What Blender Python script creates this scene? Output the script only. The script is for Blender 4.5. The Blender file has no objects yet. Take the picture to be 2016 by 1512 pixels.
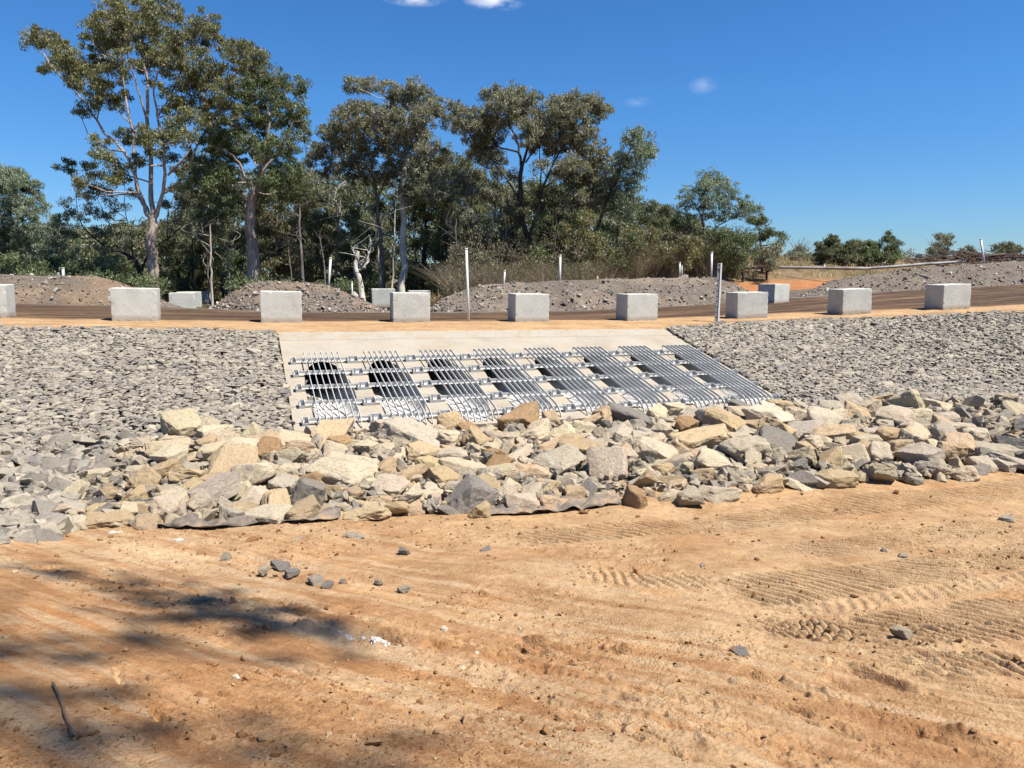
import bpy, bmesh, math, random
import numpy as np
from mathutils import Vector, Matrix, noise as mnoise
R = math.radians
random.seed(7); rng = np.random.default_rng(11)
scene = bpy.context.scene
COL = scene.collection

# ------------------------------------------------------------------ camera, sky, sun, exposure
F = 1415.0; HZ = 535.0
PITCH = math.atan((756-HZ)/F)
cam_d = bpy.data.cameras.new('camera'); cam = bpy.data.objects.new('camera', cam_d); COL.objects.link(cam)
cam_d.sensor_fit = 'HORIZONTAL'; cam_d.sensor_width = 36; cam_d.lens = 36*F/2016
cam_d.clip_start = 0.1; cam_d.clip_end = 4000
cam.location = (0, 0, 0); cam.rotation_euler = (math.pi/2-PITCH, 0, 0)
scene.camera = cam
scene.view_settings.view_transform = 'Standard'; scene.view_settings.look = 'None'
scene.view_settings.exposure = 1.05; scene.view_settings.gamma = 1.0
SUN = Vector((0.53, -0.24, 1.0)).normalized()
SUN_EL = math.asin(SUN.z)
w = bpy.data.worlds.new('World'); scene.world = w; w.use_nodes = True
nt = w.node_tree; nt.nodes.clear()
wo = nt.nodes.new('ShaderNodeOutputWorld'); bg = nt.nodes.new('ShaderNodeBackground')
sky = nt.nodes.new('ShaderNodeTexSky'); sky.sky_type = 'NISHITA'; sky.sun_disc = False
sky.sun_elevation = SUN_EL; sky.sun_rotation = math.atan2(SUN.x, SUN.y)
sky.air_density = 1.0; sky.dust_density = 0.0; sky.ozone_density = 2.0; sky.altitude = 100
bg.inputs['Strength'].default_value = 0.064
# the blue of the sky pushed a little deeper, and a few thin wisps of cloud
hsv = nt.nodes.new('ShaderNodeHueSaturation'); hsv.inputs['Saturation'].default_value = 1.15; hsv.inputs['Value'].default_value = 1.0
hsv.inputs['Hue'].default_value = 0.5
nt.links.new(sky.outputs[0], hsv.inputs['Color'])
tcw = nt.nodes.new('ShaderNodeTexCoord')
def vmath(op, a, b=None):
    n = nt.nodes.new('ShaderNodeVectorMath'); n.operation = op
    nt.links.new(a, n.inputs[0])
    if b is not None:
        if isinstance(b, tuple): n.inputs[1].default_value = b
        else: nt.links.new(b, n.inputs[1])
    return n
def fmath(tree, op, a, b=None, clamp=False):
    n = tree.nodes.new('ShaderNodeMath'); n.operation = op; n.use_clamp = clamp
    for i, v in enumerate((a, b)):
        if v is None: continue
        if isinstance(v, (int, float)): n.inputs[i].default_value = v
        else: tree.links.new(v, n.inputs[i])
    return n.outputs[0]
def ray(x, y):
    a = (x-1008)/F; b = (756-y)/F
    return Vector((a, math.cos(PITCH)+b*math.sin(PITCH), -math.sin(PITCH)+b*math.cos(PITCH)))
cn = nt.nodes.new('ShaderNodeTexNoise'); cn.inputs['Scale'].default_value = 26; cn.inputs['Detail'].default_value = 9
cn.inputs['Roughness'].default_value = 0.62
mp = nt.nodes.new('ShaderNodeMapping'); mp.inputs['Scale'].default_value = (1, 1, 2.2)
nt.links.new(tcw.outputs['Generated'], mp.inputs[0]); nt.links.new(mp.outputs[0], cn.inputs['Vector'])
tot = None
for (cx, cy, sx, sz, amp) in [(815, -4, .045, .010, .9), (975, -2, .042, .014, 1.0), (1258, 201, .022, .007, .2), (1385, 168, .020, .012, .22)]:
    d = ray(cx, cy).normalized()
    sub = vmath('SUBTRACT', tcw.outputs['Generated'], tuple(d))
    mul = vmath('MULTIPLY', sub.outputs[0], (1/sx, 1/sx, 1/sz))
    ln = nt.nodes.new('ShaderNodeVectorMath'); ln.operation = 'LENGTH'; nt.links.new(mul.outputs[0], ln.inputs[0])
    m = fmath(nt, 'SUBTRACT', 1.0, ln.outputs['Value'], True)
    m = fmath(nt, 'MULTIPLY', m, amp)
    tot = m if tot is None else fmath(nt, 'ADD', tot, m)
nn = fmath(nt, 'SUBTRACT', cn.outputs['Fac'], 0.36); nn = fmath(nt, 'MULTIPLY', nn, 4.2, True)
cf = fmath(nt, 'MULTIPLY', tot, nn, True)
mixc = nt.nodes.new('ShaderNodeMixRGB'); nt.links.new(cf, mixc.inputs['Fac'])
tint = nt.nodes.new('ShaderNodeMixRGB'); tint.blend_type = 'MULTIPLY'; tint.inputs[0].default_value = 1; tint.inputs[2].default_value = (.41, .74, 1.06, 1)
nt.links.new(hsv.outputs[0], tint.inputs[1])
sepw = nt.nodes.new('ShaderNodeSeparateXYZ'); tcw = nt.nodes.new('ShaderNodeTexCoord'); nt.links.new(tcw.outputs['Generated'], sepw.inputs[0])
lowf = nt.nodes.new('ShaderNodeMapRange'); lowf.inputs[1].default_value = .22; lowf.inputs[2].default_value = 0.0; nt.links.new(sepw.outputs[2], lowf.inputs[0])
tn2 = nt.nodes.new('ShaderNodeMixRGB'); tn2.blend_type = 'MULTIPLY'; tn2.inputs[2].default_value = (.95, .78, .83, 1)
nt.links.new(lowf.outputs[0], tn2.inputs[0]); nt.links.new(tint.outputs[0], tn2.inputs[1]); nt.links.new(tn2.outputs[0], mixc.inputs['Color1']); mixc.inputs['Color2'].default_value = (8.0, 8.4, 9.0, 1)
nt.links.new(mixc.outputs[0], bg.inputs['Color']); nt.links.new(bg.outputs[0], wo.inputs['Surface'])
sl = bpy.data.lights.new('sun', 'SUN'); so = bpy.data.objects.new('sun', sl); COL.objects.link(so)
sl.energy = 5.0; sl.angle = R(0.53); sl.color = (1.0, 0.94, 0.845)
so.rotation_euler = SUN.to_track_quat('Z', 'Y').to_euler(); so.location = (30, -20, 60)

# ------------------------------------------------------------------ helpers
def tag(o, label=None, cat=None, group=None, kind=None):
    if label: o['label'] = label
    if cat: o['category'] = cat
    if group: o['group'] = group
    if kind: o['kind'] = kind
    return o
def empty(name, loc=(0, 0, 0), rz=0.0):
    o = bpy.data.objects.new(name, None); COL.objects.link(o); o.location = loc; o.rotation_euler = (0, 0, rz)
    o.empty_display_size = 0.3; return o
def new_obj(name, me, mat=None, parent=None, loc=None):
    o = bpy.data.objects.new(name, me); COL.objects.link(o)
    if mat is not None and len(me.materials) == 0: me.materials.append(mat)
    if parent is not None: o.parent = parent
    if loc is not None: o.location = loc
    return o
def np_mesh(name, V, Fc, smooth=False, colors=None):
    """V (n,3), Fc (m,k) with constant k"""
    me = bpy.data.meshes.new(name)
    V = np.asarray(V, dtype=np.float32); Fc = np.asarray(Fc, dtype=np.int32)
    k = Fc.shape[1]; m = Fc.shape[0]
    me.vertices.add(len(V)); me.vertices.foreach_set('co', V.ravel())
    me.loops.add(m*k); me.loops.foreach_set('vertex_index', Fc.ravel())
    me.polygons.add(m); me.polygons.foreach_set('loop_start', np.arange(0, m*k, k, dtype=np.int32))
    me.polygons.foreach_set('loop_total', np.full(m, k, dtype=np.int32))
    me.polygons.foreach_set('use_smooth', np.full(m, smooth, dtype=bool))
    me.update(calc_edges=True)
    if colors is not None:
        ca = me.color_attributes.new('Col', 'FLOAT_COLOR', 'POINT')
        c = np.ones((len(V), 4), dtype=np.float32); c[:, :3] = colors
        ca.data.foreach_set('color', c.ravel())
    return me
def bm_mesh(name, bm, smooth=False):
    me = bpy.data.meshes.new(name); bm.to_mesh(me); bm.free()
    if smooth: me.polygons.foreach_set('use_smooth', [True]*len(me.polygons))
    return me
def grid_faces(nr, nc):
    i = np.arange(nr-1)[:, None]*nc+np.arange(nc-1)[None, :]
    return np.stack([i, i+1, i+nc+1, i+nc], -1).reshape(-1, 4)
def _hash(ix, iy, seed):
    n = (ix.astype(np.int64)*374761393+iy.astype(np.int64)*668265263+seed*69069) & 0xffffffff
    n = ((n ^ (n >> 13))*1274126177) & 0xffffffff
    n = (n ^ (n >> 16)) & 0xffffff
    return n/float(0xffffff)
def vnoise(x, y, seed=0):
    ix = np.floor(x); iy = np.floor(y); fx = x-ix; fy = y-iy
    u = fx*fx*fx*(fx*(fx*6-15)+10); v = fy*fy*fy*(fy*(fy*6-15)+10)
    a = _hash(ix, iy, seed); b = _hash(ix+1, iy, seed); c = _hash(ix, iy+1, seed); d = _hash(ix+1, iy+1, seed)
    return (a*(1-u)+b*u)*(1-v)+(c*(1-u)+d*u)*v-0.5
def fbm(x, y, octv=4, seed=0, gain=0.5):
    s = 0; a = 1.0; f = 1.0
    for k in range(octv):
        s = s+a*vnoise(x*f+17.3*k, y*f-9.1*k, seed+k); a *= gain; f *= 2.03
    return s
def sstep(a, b, x):
    t = np.clip((x-a)/(b-a), 0, 1); return t*t*(3-2*t)

# ------------------------------------------------------------------ site geometry (metres, eye level = 0)
O = np.array([-6.6025, 20.2859, -1.7301])
U = np.array([0.93760, 0.34720, -0.01884]); V_ = np.array([0.33303, -0.91229, -0.23838])
U /= np.linalg.norm(U); V_ = V_-U*(V_@U); V_ /= np.linalg.norm(V_)
N_ = np.cross(V_, U); N_ = -N_ if N_[2] < 0 else N_
UH = np.array([0.93777, 0.34726]); NH = np.array([-0.34726, 0.93777])
SW, SL = 12.66, 6.52
def st(x, y):
    dx = x-O[0]; dy = y-O[1]
    return dx*UH[0]+dy*UH[1], -(dx*NH[0]+dy*NH[1])
def xy(s, t):
    return O[0]+s*UH[0]-t*NH[0], O[1]+s*UH[1]-t*NH[1]
def slabp(u, v, h=0.0):
    return Vector(O+U*u+V_*v+N_*h)
ZS = [-60, -20, -7.87, -3.95, 0.16, 4.32, 8.47, 12.87, 16.98, 21.43, 25.35, 40, 60, 90]
ZZ = [-0.5, -1.05, -1.37, -1.49, -1.62, -1.70, -1.77, -1.83, -1.79, -1.68, -1.50, -1.0, -0.4, 0.2]
def z_road(s): 
    return (np.interp(s-1.2, ZS, ZZ)+np.interp(s, ZS, ZZ)+np.interp(s+1.2, ZS, ZZ))/3
def t_edge(s): return np.interp(s, [-60, -20, -7, -3.6, 0, 12.66, 15, 18.5, 21.5, 25, 28, 40, 90], [-14, -4.0, -.8, -.3, 0, 0, 0, .1, .9, 2.2, 3.3, 7.5, 24])
def t_toe(s): return np.interp(s, [-30, -8, -4, -1.9, .2, 2.6, 4.2, 6.8, 9.9, 11.9, 16, 25], [9.2, 9.8, 10.6, 10.9, 11.3, 11.9, 12.0, 12.3, 12.8, 12.95, 13.5, 15.5])
def t_far(s): return np.interp(s, [-60, -10, -5, 1.4, 7.5, 18, 28, 48, 90], [-26, -13, -11.8, -8.4, -8.1, -9.4, -10, -12, -16])
def z_fg(x, y):
    zf = -3.45+0.13*np.clip(10.0-y, 0, 9)+0.03*np.clip(y-10, 0, 6)
    q = y+0.65*x
    m = 0.55*(1-sstep(0.8, 5.4, q))
    return np.minimum(zf+m, -1.45)
def Hraw(x, y):
    s, t = st(x, y)
    zr = z_road(s); te = t_edge(s)
    ze = np.where((s > 0) & (s < SW), O[2]-0.0188*s, zr-0.06)
    # blend at slab ends
    k = np.clip(np.minimum(s+2.0, SW+2.0-s)/2.0, 0, 1); ze = (zr-0.06)*(1-k)+(O[2]-0.0188*np.clip(s, 0, SW))*k
    tb = te+6.34
    zs = ze-0.2463*np.clip(t-te, 0, 6.34)
    tt = t_toe(s)
    zfg = z_fg(x, y)
    wq = np.clip((t-tb)/np.maximum(tt-tb, .5), 0, 1)
    zb = zs*(1-wq)+zfg*wq
    z = np.where(t > tb, zb, zs)
    zroad = zr*(1-np.clip((t+1.6)/1.6, 0, 1))+ze*np.clip((t+1.6)/1.6, 0, 1)
    z = np.where(t < te, np.where(t > te-1.6, ze+(zr-ze)*np.clip((te-t)/1.6, 0, 1), zr), z)
    # land behind the road
    tf = t_far(s)
    zbg = np.clip(zr, -1.95, -1.2)+2.35*sstep(2.5, 20, tf-t)*sstep(8, 30, s)-0.45*sstep(.5, 4, tf-t)*sstep(9, 5, s)
    zbg = np.where(tf-t > 26, zbg-0.03*(np.minimum(tf-t, 120)-26), zbg)
    z = np.where(t < tf, zbg, z)
    return z
def H(x, y): 
    a = Hraw(np.atleast_1d(np.asarray(x, float)), np.atleast_1d(np.asarray(y, float)))
    return a
def h1(x, y): return float(H(x, y)[0])
def on_ground(px, py, dmin=1.5, dmax=120):
    r = ray(px, py); d = dmin; step = 0.05; last = d
    while d < dmax:
        P = r*d
        if P.z <= h1(P.x, P.y):
            lo, hi = last, d
            for _ in range(20):
                m = (lo+hi)/2; P = r*m
                if P.z <= h1(P.x, P.y): hi = m
                else: lo = m
            return r*hi
        last = d; d += step*max(1, d/8)
    return r*dmax
def at_depth(px, py, D): 
    r = ray(px, py); return r*(D/(r.y*math.cos(PITCH)-r.z*math.sin(PITCH)))

# ------------------------------------------------------------------ materials
def mat(name, base=(.5, .5, .5), rough=.8, metal=0.0, spec=.3):
    m = bpy.data.materials.new(name); m.use_nodes = True
    b = m.node_tree.nodes['Principled BSDF']
    b.inputs['Base Color'].default_value = (*base, 1); b.inputs['Roughness'].default_value = rough
    b.inputs['Metallic'].default_value = metal; b.inputs['Specular IOR Level'].default_value = spec
    return m, m.node_tree, b
def coord(t, scale=(1, 1, 1), kind='Object'):
    tc = t.nodes.new('ShaderNodeTexCoord'); mpn = t.nodes.new('ShaderNodeMapping'); mpn.inputs['Scale'].default_value = scale
    t.links.new(tc.outputs[kind], mpn.inputs[0]); return mpn.outputs[0]
def noise(t, vec, scale, detail=6, rough=.6, dist=0):
    n = t.nodes.new('ShaderNodeTexNoise'); n.inputs['Scale'].default_value = scale; n.inputs['Detail'].default_value = detail
    n.inputs['Roughness'].default_value = rough; n.inputs['Distortion'].default_value = dist
    t.links.new(vec, n.inputs['Vector']); return n.outputs['Fac']
def ramp(t, fac, stops):
    n = t.nodes.new('ShaderNodeValToRGB'); cr = n.color_ramp
    while len(cr.elements) < len(stops): cr.elements.new(0.5)
    for e, (p, c) in zip(cr.elements, stops):
        e.position = p; e.color = (*c, 1) if len(c) == 3 else c
    t.links.new(fac, n.inputs[0]); return n.outputs[0]
def mix(t, fac, a, b, mode='MIX'):
    n = t.nodes.new('ShaderNodeMixRGB'); n.blend_type = mode
    for i, v in ((0, fac), (1, a), (2, b)):
        if isinstance(v, (int, float)): n.inputs[i].default_value = v
        elif isinstance(v, tuple): n.inputs[i].default_value = (*v, 1)
        else: t.links.new(v, n.inputs[i])
    return n.outputs[0]
def bump(t, b, hgt, dist=.02, strength=1.0, prev=None):
    n = t.nodes.new('ShaderNodeBump'); n.inputs['Distance'].default_value = dist; n.inputs['Strength'].default_value = strength
    t.links.new(hgt, n.inputs['Height'])
    if prev is not None: t.links.new(prev, n.inputs['Normal'])
    t.links.new(n.outputs[0], b.inputs['Normal']); return n.outputs[0]
def attr(t, name='Col'):
    n = t.nodes.new('ShaderNodeAttribute'); n.attribute_name = name; return n.outputs['Color']
def island(t):
    n = t.nodes.new('ShaderNodeNewGeometry'); return n.outputs['Random Per Island']
g3 = lambda v: (v, v, v)

# dirt: colour attribute times noise
def make_dirt(name, fine=90, amp=.012):
    m, t, b = mat(name, rough=.95, spec=.12)
    c = coord(t)
    base = attr(t)
    n1 = noise(t, c, 1.1, 8, .65, .3); n2 = noise(t, c, 9, 8, .7); n3 = noise(t, c, fine, 5, .7)
    cc = mix(t, 1.0, base, ramp(t, n1, [(.3, (.80, .74, .68)), (.52, (1, 1, 1)), (.72, (1.22, 1.2, 1.14))]), 'MULTIPLY')
    cc = mix(t, 1.0, cc, ramp(t, n2, [(.30, (.78, .70, .62)), (.5, (1, 1, 1)), (.68, (1.16, 1.18, 1.20))]), 'MULTIPLY')
    cc = mix(t, 1.0, cc, ramp(t, n3, [(.30, (.72, .66, .6)), (.48, (1, 1, 1)), (.72, (1.2, 1.21, 1.22))]), 'MULTIPLY')
    t.links.new(cc, b.inputs['Base Color'])
    vo = t.nodes.new('ShaderNodeTexVoronoi'); vo.inputs['Scale'].default_value = fine*.62; t.links.new(c, vo.inputs['Vector'])
    vmask = ramp(t, noise(t, c, 2.3, 4, .6), [(.42, g3(0)), (.6, g3(1))])
    vd = fmath(t, 'MULTIPLY', fmath(t, 'SUBTRACT', .55, vo.outputs['Distance'], True), vmask)
    hh = fmath(t, 'ADD', fmath(t, 'MULTIPLY', n2, 1.6), fmath(t, 'MULTIPLY', n3, .8)); hh = fmath(t, 'ADD', hh, fmath(t, 'MULTIPLY', vd, 1.3))
    bump(t, b, hh, amp, 1.0)
    return m
M_dirt = make_dirt('dirt', 80, .013); M_far = make_dirt('far_soil', 12, .05); M_road = make_dirt('road_dirt', 40, .01)

m, t, b = mat('concrete_slab', rough=.85, spec=.25); c = coord(t)
n1 = noise(t, c, .8, 7, .65); n2 = noise(t, c, 14, 6, .7)
cc = ramp(t, n1, [(.25, (.27, .235, .18)), (.5, (.365, .33, .27)), (.75, (.41, .38, .32))])
cc = mix(t, 1.0, cc, ramp(t, n2, [(.25, g3(.86)), (.55, g3(1)), (.8, g3(1.06))]), 'MULTIPLY')
cc = mix(t, ramp(t, noise(t, coord(t, (.35, 2.2, 1)), 2.2, 8, .75), [(.44, g3(0)), (.66, g3(.55))]), cc, (.40, .30, .19))
cc = mix(t, ramp(t, noise(t, coord(t, (.5, .5, .5)), 60, 4, .8), [(.66, g3(0)), (.72, g3(.5))]), cc, (.25, .2, .15))
t.links.new(cc, b.inputs['Base Color']); bump(t, b, n2, .006, .6); M_slab = m
m, t, b = mat('rough_concrete_lip', rough=.95, spec=.2); c = coord(t)
n2 = noise(t, c, 22, 6, .75); n1 = noise(t, c, 1.5, 6, .7)
cc = ramp(t, n2, [(.3, (.22, .18, .13)), (.42, (.46, .42, .345)), (.7, (.54, .51, .44))])
cc = mix(t, ramp(t, n1, [(.45, g3(0)), (.62, g3(.5))]), cc, (.46, .33, .19))
t.links.new(cc, b.inputs['Base Color']); bump(t, b, n2, .03, 1); M_lip = m
def concrete_block_mat():
    m, t, b = mat('block_concrete', rough=.85, spec=.25); c = coord(t)
    oi = t.nodes.new('ShaderNodeObjectInfo')
    add = t.nodes.new('ShaderNodeVectorMath'); add.operation = 'ADD'; t.links.new(c, add.inputs[0])
    sc = t.nodes.new('ShaderNodeVectorMath'); sc.operation = 'SCALE'; sc.inputs['Scale'].default_value = 37.0
    cx = t.nodes.new('ShaderNodeCombineXYZ'); t.links.new(oi.outputs['Random'], cx.inputs[0]); t.links.new(oi.outputs['Random'], cx.inputs[1])
    t.links.new(cx.outputs[0], sc.inputs[0]); t.links.new(sc.outputs[0], add.inputs[1]); v = add.outputs[0]
    n1 = noise(t, v, 1.6, 8, .68, .4); n2 = noise(t, v, 16, 6, .7)
    cc = ramp(t, n1, [(.22, (.46, .46, .415)), (.5, (.63, .63, .575)), (.78, (.71, .71, .655))])
    pits = t.nodes.new('ShaderNodeTexVoronoi'); pits.inputs['Scale'].default_value = 17; t.links.new(v, pits.inputs['Vector'])
    pm = ramp(t, pits.outputs['Distance'], [(.06, g3(.5)), (.14, g3(0))])
    cc = mix(t, pm, cc, (.14, .14, .13))
    cc = mix(t, 1, cc, ramp(t, n2, [(.25, g3(.86)), (.5, g3(1)), (.8, g3(1.06))]), 'MULTIPLY')
    # dirt splash along the foot
    sep = t.nodes.new('ShaderNodeSeparateXYZ'); tc = t.nodes.new('ShaderNodeTexCoord'); t.links.new(tc.outputs['Object'], sep.inputs[0])
    zz = fmath(t, 'ADD', sep.outputs[2], fmath(t, 'MULTIPLY', n1, -.22))
    cc = mix(t, ramp(t, zz, [(.0, g3(.55)), (.1, g3(0))]), cc, (.36, .27, .17))
    # run marks
    n4 = noise(t, coord(t, (9, 9, .5)), 2.0, 4, .6)
    cc = mix(t, ramp(t, n4, [(.6, g3(0)), (.75, g3(.22))]), cc, (.2, .2, .19))
    t.links.new(cc, b.inputs['Base Color'])
    hh = fmath(t, 'SUBTRACT', fmath(t, 'MULTIPLY', n2, .6), pm); bump(t, b, hh, .006, .8)
    return m
M_block = concrete_block_mat()
def galv(name, base, rough=.42, metal=.75):
    m, t, b = mat(name, base, rough, metal, .5); c = coord(t)
    n1 = noise(t, c, 7, 6, .7)
    t.links.new(mix(t, 1, base, ramp(t, n1, [(.3, g3(.8)), (.7, g3(1.12))]), 'MULTIPLY'), b.inputs['Base Color'])
    t.links.new(ramp(t, noise(t, c, 25, 4, .7), [(.3, g3(rough-.1)), (.7, g3(rough+.15))]), b.inputs['Roughness'])
    return m
M_galv = galv('galvanised_steel', (.54, .545, .53), .65, .0); M_lite = galv('light_steel', (.58, .58, .56), .7, .0); M_bolt = galv('bolt_steel', (.32, .32, .33), .5, .8)
m, t, b = mat('corrugated_pipe', (.5, .5, .48), .55, .0, .4); c = coord(t)
t.links.new(ramp(t, noise(t, c, 3, 6, .7), [(.3, (.42, .41, .39)), (.7, (.60, .59, .56))]), b.inputs['Base Color']); M_pipe = m
m, t, b = mat('white_plastic', (.60, .60, .585), .4, 0, .5); M_white = m
m, t, b = mat('grey_gauge_paint', (.22, .225, .23), .5, 0, .4); M_gauge = m
m, t, b = mat('black_lettering', (.02, .02, .022), .5); M_black = m
m, t, b = mat('blue_sign_paint', (.012, .09, .42), .4, 0, .5); M_blue = m
m, t, b = mat('weathered_timber', rough=.9); c = coord(t, (8, 8, 1)); t.links.new(ramp(t, noise(t, c, 4, 6, .7), [(.3, (.16, .10, .065)), (.7, (.34, .23, .15))]), b.inputs['Base Color']); M_wood = m
m, t, b = mat('grey_pipe_plastic', rough=.6); c = coord(t); t.links.new(ramp(t, noise(t, c, .8, 6, .7), [(.35, (.16, .14, .12)), (.6, (.42, .41, .39))]), b.inputs['Base Color']); M_polyp = m
m, t, b = mat('cut_brush_wood', rough=.9); c = coord(t, (8, 8, 1)); t.links.new(ramp(t, noise(t, c, 4, 6, .7), [(.3, (.07, .042, .032)), (.7, (.19, .13, .095))]), b.inputs['Base Color']); M_brush = m
m, t, b = mat('geotextile', rough=.9, spec=.2); c = coord(t); t.links.new(ramp(t, noise(t, c, 4, 7, .7), [(.35, (.12, .10, .085)), (.52, (.24, .20, .165)), (.62, (.40, .28, .17))]), b.inputs['Base Color']); bump(t, b, noise(t, c, 30, 5, .7), .01, .6); M_geo = m
m, t, b = mat('cage_wire', (.16, .16, .165), .5, .6); M_wire = m

def rock_mat(name, use_obj_color, stops=None, sc=1.0):
    m, t, b = mat(name, rough=.88, spec=.22); c = coord(t)
    if use_obj_color:
        oi = t.nodes.new('ShaderNodeObjectInfo'); base = oi.outputs['Color']
        ad = t.nodes.new('ShaderNodeVectorMath'); ad.operation = 'MULTIPLY_ADD'
        cx = t.nodes.new('ShaderNodeCombineXYZ'); t.links.new(oi.outputs['Random'], cx.inputs[0]); t.links.new(oi.outputs['Random'], cx.inputs[2])
        t.links.new(cx.outputs[0], ad.inputs[0]); ad.inputs[1].default_value = (41, 0, 23); t.links.new(c, ad.inputs[2]); c = ad.outputs[0]
    else:
        base = ramp(t, island(t), stops)
        base.node.color_ramp.interpolation = 'CONSTANT' if False else 'LINEAR'
    n1 = noise(t, c, 1.7*sc, 8, .7, .6); n2 = noise(t, c, 9*sc, 8, .72); n3 = noise(t, c, 40*sc, 4, .7)
    cc = mix(t, 1, base, ramp(t, n2, [(.28, g3(.62)), (.5, g3(1)), (.75, g3(1.2))]), 'MULTIPLY')
    if use_obj_color:
        cc = mix(t, ramp(t, n1, [(.54, g3(0)), (.66, g3(.42))]), cc, (.31, .285, .245))
        cc = mix(t, ramp(t, noise(t, c, 1.3, 6, .6, 1.0), [(.60, g3(0)), (.70, g3(.5))]), cc, (.42, .24, .10))
        cc = mix(t, ramp(t, noise(t, coord(t, (1, 1, 3)), 2.6, 9, .8, 1.5), [(.485, g3(0)), (.5, g3(.45)), (.515, g3(0))]), cc, (.12, .10, .08))
    cc = mix(t, 1, cc, ramp(t, n3, [(.3, g3(.84)), (.6, g3(1.06))]), 'MULTIPLY')
    t.links.new(cc, b.inputs['Base Color'])
    hh = fmath(t, 'ADD', fmath(t, 'MULTIPLY', n2, 1.0), fmath(t, 'MULTIPLY', n3, .3)); bump(t, b, hh, .05/sc, .9)
    return m
M_boulder = rock_mat('boulder_rock', True)
M_fill = rock_mat('fill_rock', False, [(0, (.20, .18, .155)), (.3, (.42, .365, .28)), (.55, (.55, .43, .28)), (.8, (.38, .335, .275)), (1, (.62, .51, .34))])
M_cage = rock_mat('cage_stone', False, [(0, (.22, .198, .17)), (.3, (.35, .312, .255)), (.6, (.44, .385, .30)), (.8, (.28, .255, .23)), (1, (.54, .475, .36))], 2)
M_rub = rock_mat('rubble', False, [(0, (.18, .16, .14)), (.4, (.30, .265, .225)), (.75, (.42, .37, .31)), (.93, (.52, .47, .40)), (1, (.66, .61, .53))], 2)
M_clod = rock_mat('clods', False, [(0, (.28, .135, .055)), (.45, (.39, .215, .095)), (.85, (.48, .305, .16)), (.975, (.54, .39, .24)), (1, (.62, .56, .45))], 3)
# ------------------------------------------------------------------ dirt colours by place
C_tan = np.array([.515, .35, .195]); C_org = np.array([.44, .225, .095]); C_red = np.array([.30, .135, .055]); C_pale = np.array([.55, .41, .26])
C_dark = np.array([.082, .052, .036]); C_road = np.array([.46, .30, .16]); C_grass = np.array([.26, .19, .115]); C_bed = np.array([.25, .225, .19])
def lerp(a, b, k): return a+(b-a)*k[..., None]
def poly_dist(x, y, pts):
    """distance to a polyline, signed side and length along it"""
    best = np.full(x.shape, 1e9); al = np.zeros(x.shape); sg = np.zeros(x.shape); L = 0
    for (ax, ay), (bx, by) in zip(pts[:-1], pts[1:]):
        dx, dy = bx-ax, by-ay; l = math.hypot(dx, dy)
        k = np.clip(((x-ax)*dx+(y-ay)*dy)/(l*l), 0, 1)
        d = np.hypot(x-ax-k*dx, y-ay-k*dy); side = ((x-ax)*dy-(y-ay)*dx)/l
        m = d < best; best = np.where(m, d, best); al = np.where(m, L+k*l, al); sg = np.where(m, side, sg); L += l
    return best, al, sg

TRACKS = []   # (points, half width, pitch, skew, amp)
def track(pxs, hw, pitch, skew, amp):
    TRACKS.append(([tuple(on_ground(*p).xy) for p in pxs], hw, pitch, skew, amp))
track([(1000, 1062), (1350, 1035), (1650, 1000), (2060, 955)], .45, .14, -.6, .045)
track([(1500, 1092), (1750, 1062), (2060, 1020)], .34, .14, -.6, .034)
track([(1400, 1170), (1750, 1132), (2080, 1082)], .42, .12, -.65, .048)
track([(1520, 1195), (1720, 1182), (2080, 1130)], .15, .13, .4, .013)
track([(1440, 1228), (1680, 1235), (1900, 1205), (2080, 1195)], .30, .12, -.6, .038)
track([(1380, 1180), (1520, 1205), (1720, 1270), (1900, 1350), (2080, 1430)], .22, .12, .8, .028)
track([(1700, 1252), (1900, 1245), (2080, 1232)], .22, .12, -.6, .038)
track([(1740, 1315), (1930, 1302), (2080, 1310)], .24, .13, -.6, .036)
track([(1100, 1120), (1250, 1140), (1400, 1150)], .28, .12, -.6, .020)
GROOVES = []
def groove(pxs, hw, amp):
    GROOVES.append(([tuple(on_ground(*p).xy) for p in pxs], hw, amp))
groove([(40, 1108), (350, 1160), (700, 1215), (1000, 1290), (1360, 1400), (1700, 1540)], .22, -.045)
groove([(300, 1150), (700, 1260), (1100, 1345), (1420, 1470)], .10, .05)
groove([(640, 1225), (1010, 1310), (1380, 1440)], .06, -.04)
groove([(880, 1330), (1150, 1400), (1300, 1455)], .05, -.05)
groove([(930, 1350), (1200, 1430), (1350, 1490)], .045, -.05)
groove([(1520, 1390), (1660, 1440), (1740, 1480)], .05, -.07)
groove([(1600, 1375), (1760, 1430), (1960, 1500)], .05, -.05)
groove([(1500, 1300), (1650, 1350), (1820, 1440)], .06, -.04)
for _q in ([(1440, 1375), (1560, 1410), (1700, 1455), (1790, 1500)], [(1420, 1330), (1600, 1365), (1750, 1410)], [(1200, 1360), (1330, 1400), (1460, 1450)], [(1560, 1300), (1700, 1325), (1860, 1385)], [(1000, 1250), (1250, 1290), (1420, 1340)], [(860, 1240), (1050, 1275), (1200, 1330)], [(1830, 1430), (1960, 1470), (2050, 1500)]):
    groove(_q, .045, .055); groove([(a_+14, b_+10) for a_, b_ in _q], .035, -.05)
groove([(225, 1310), (250, 1360)], .03, -.05); groove([(262, 1330), (285, 1372)], .025, -.05); groove([(300, 1385), (330, 1430)], .025, -.05)
groove([(590, 1310), (650, 1350)], .03, -.035); groove([(640, 1305), (700, 1340)], .03, -.035)
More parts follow.
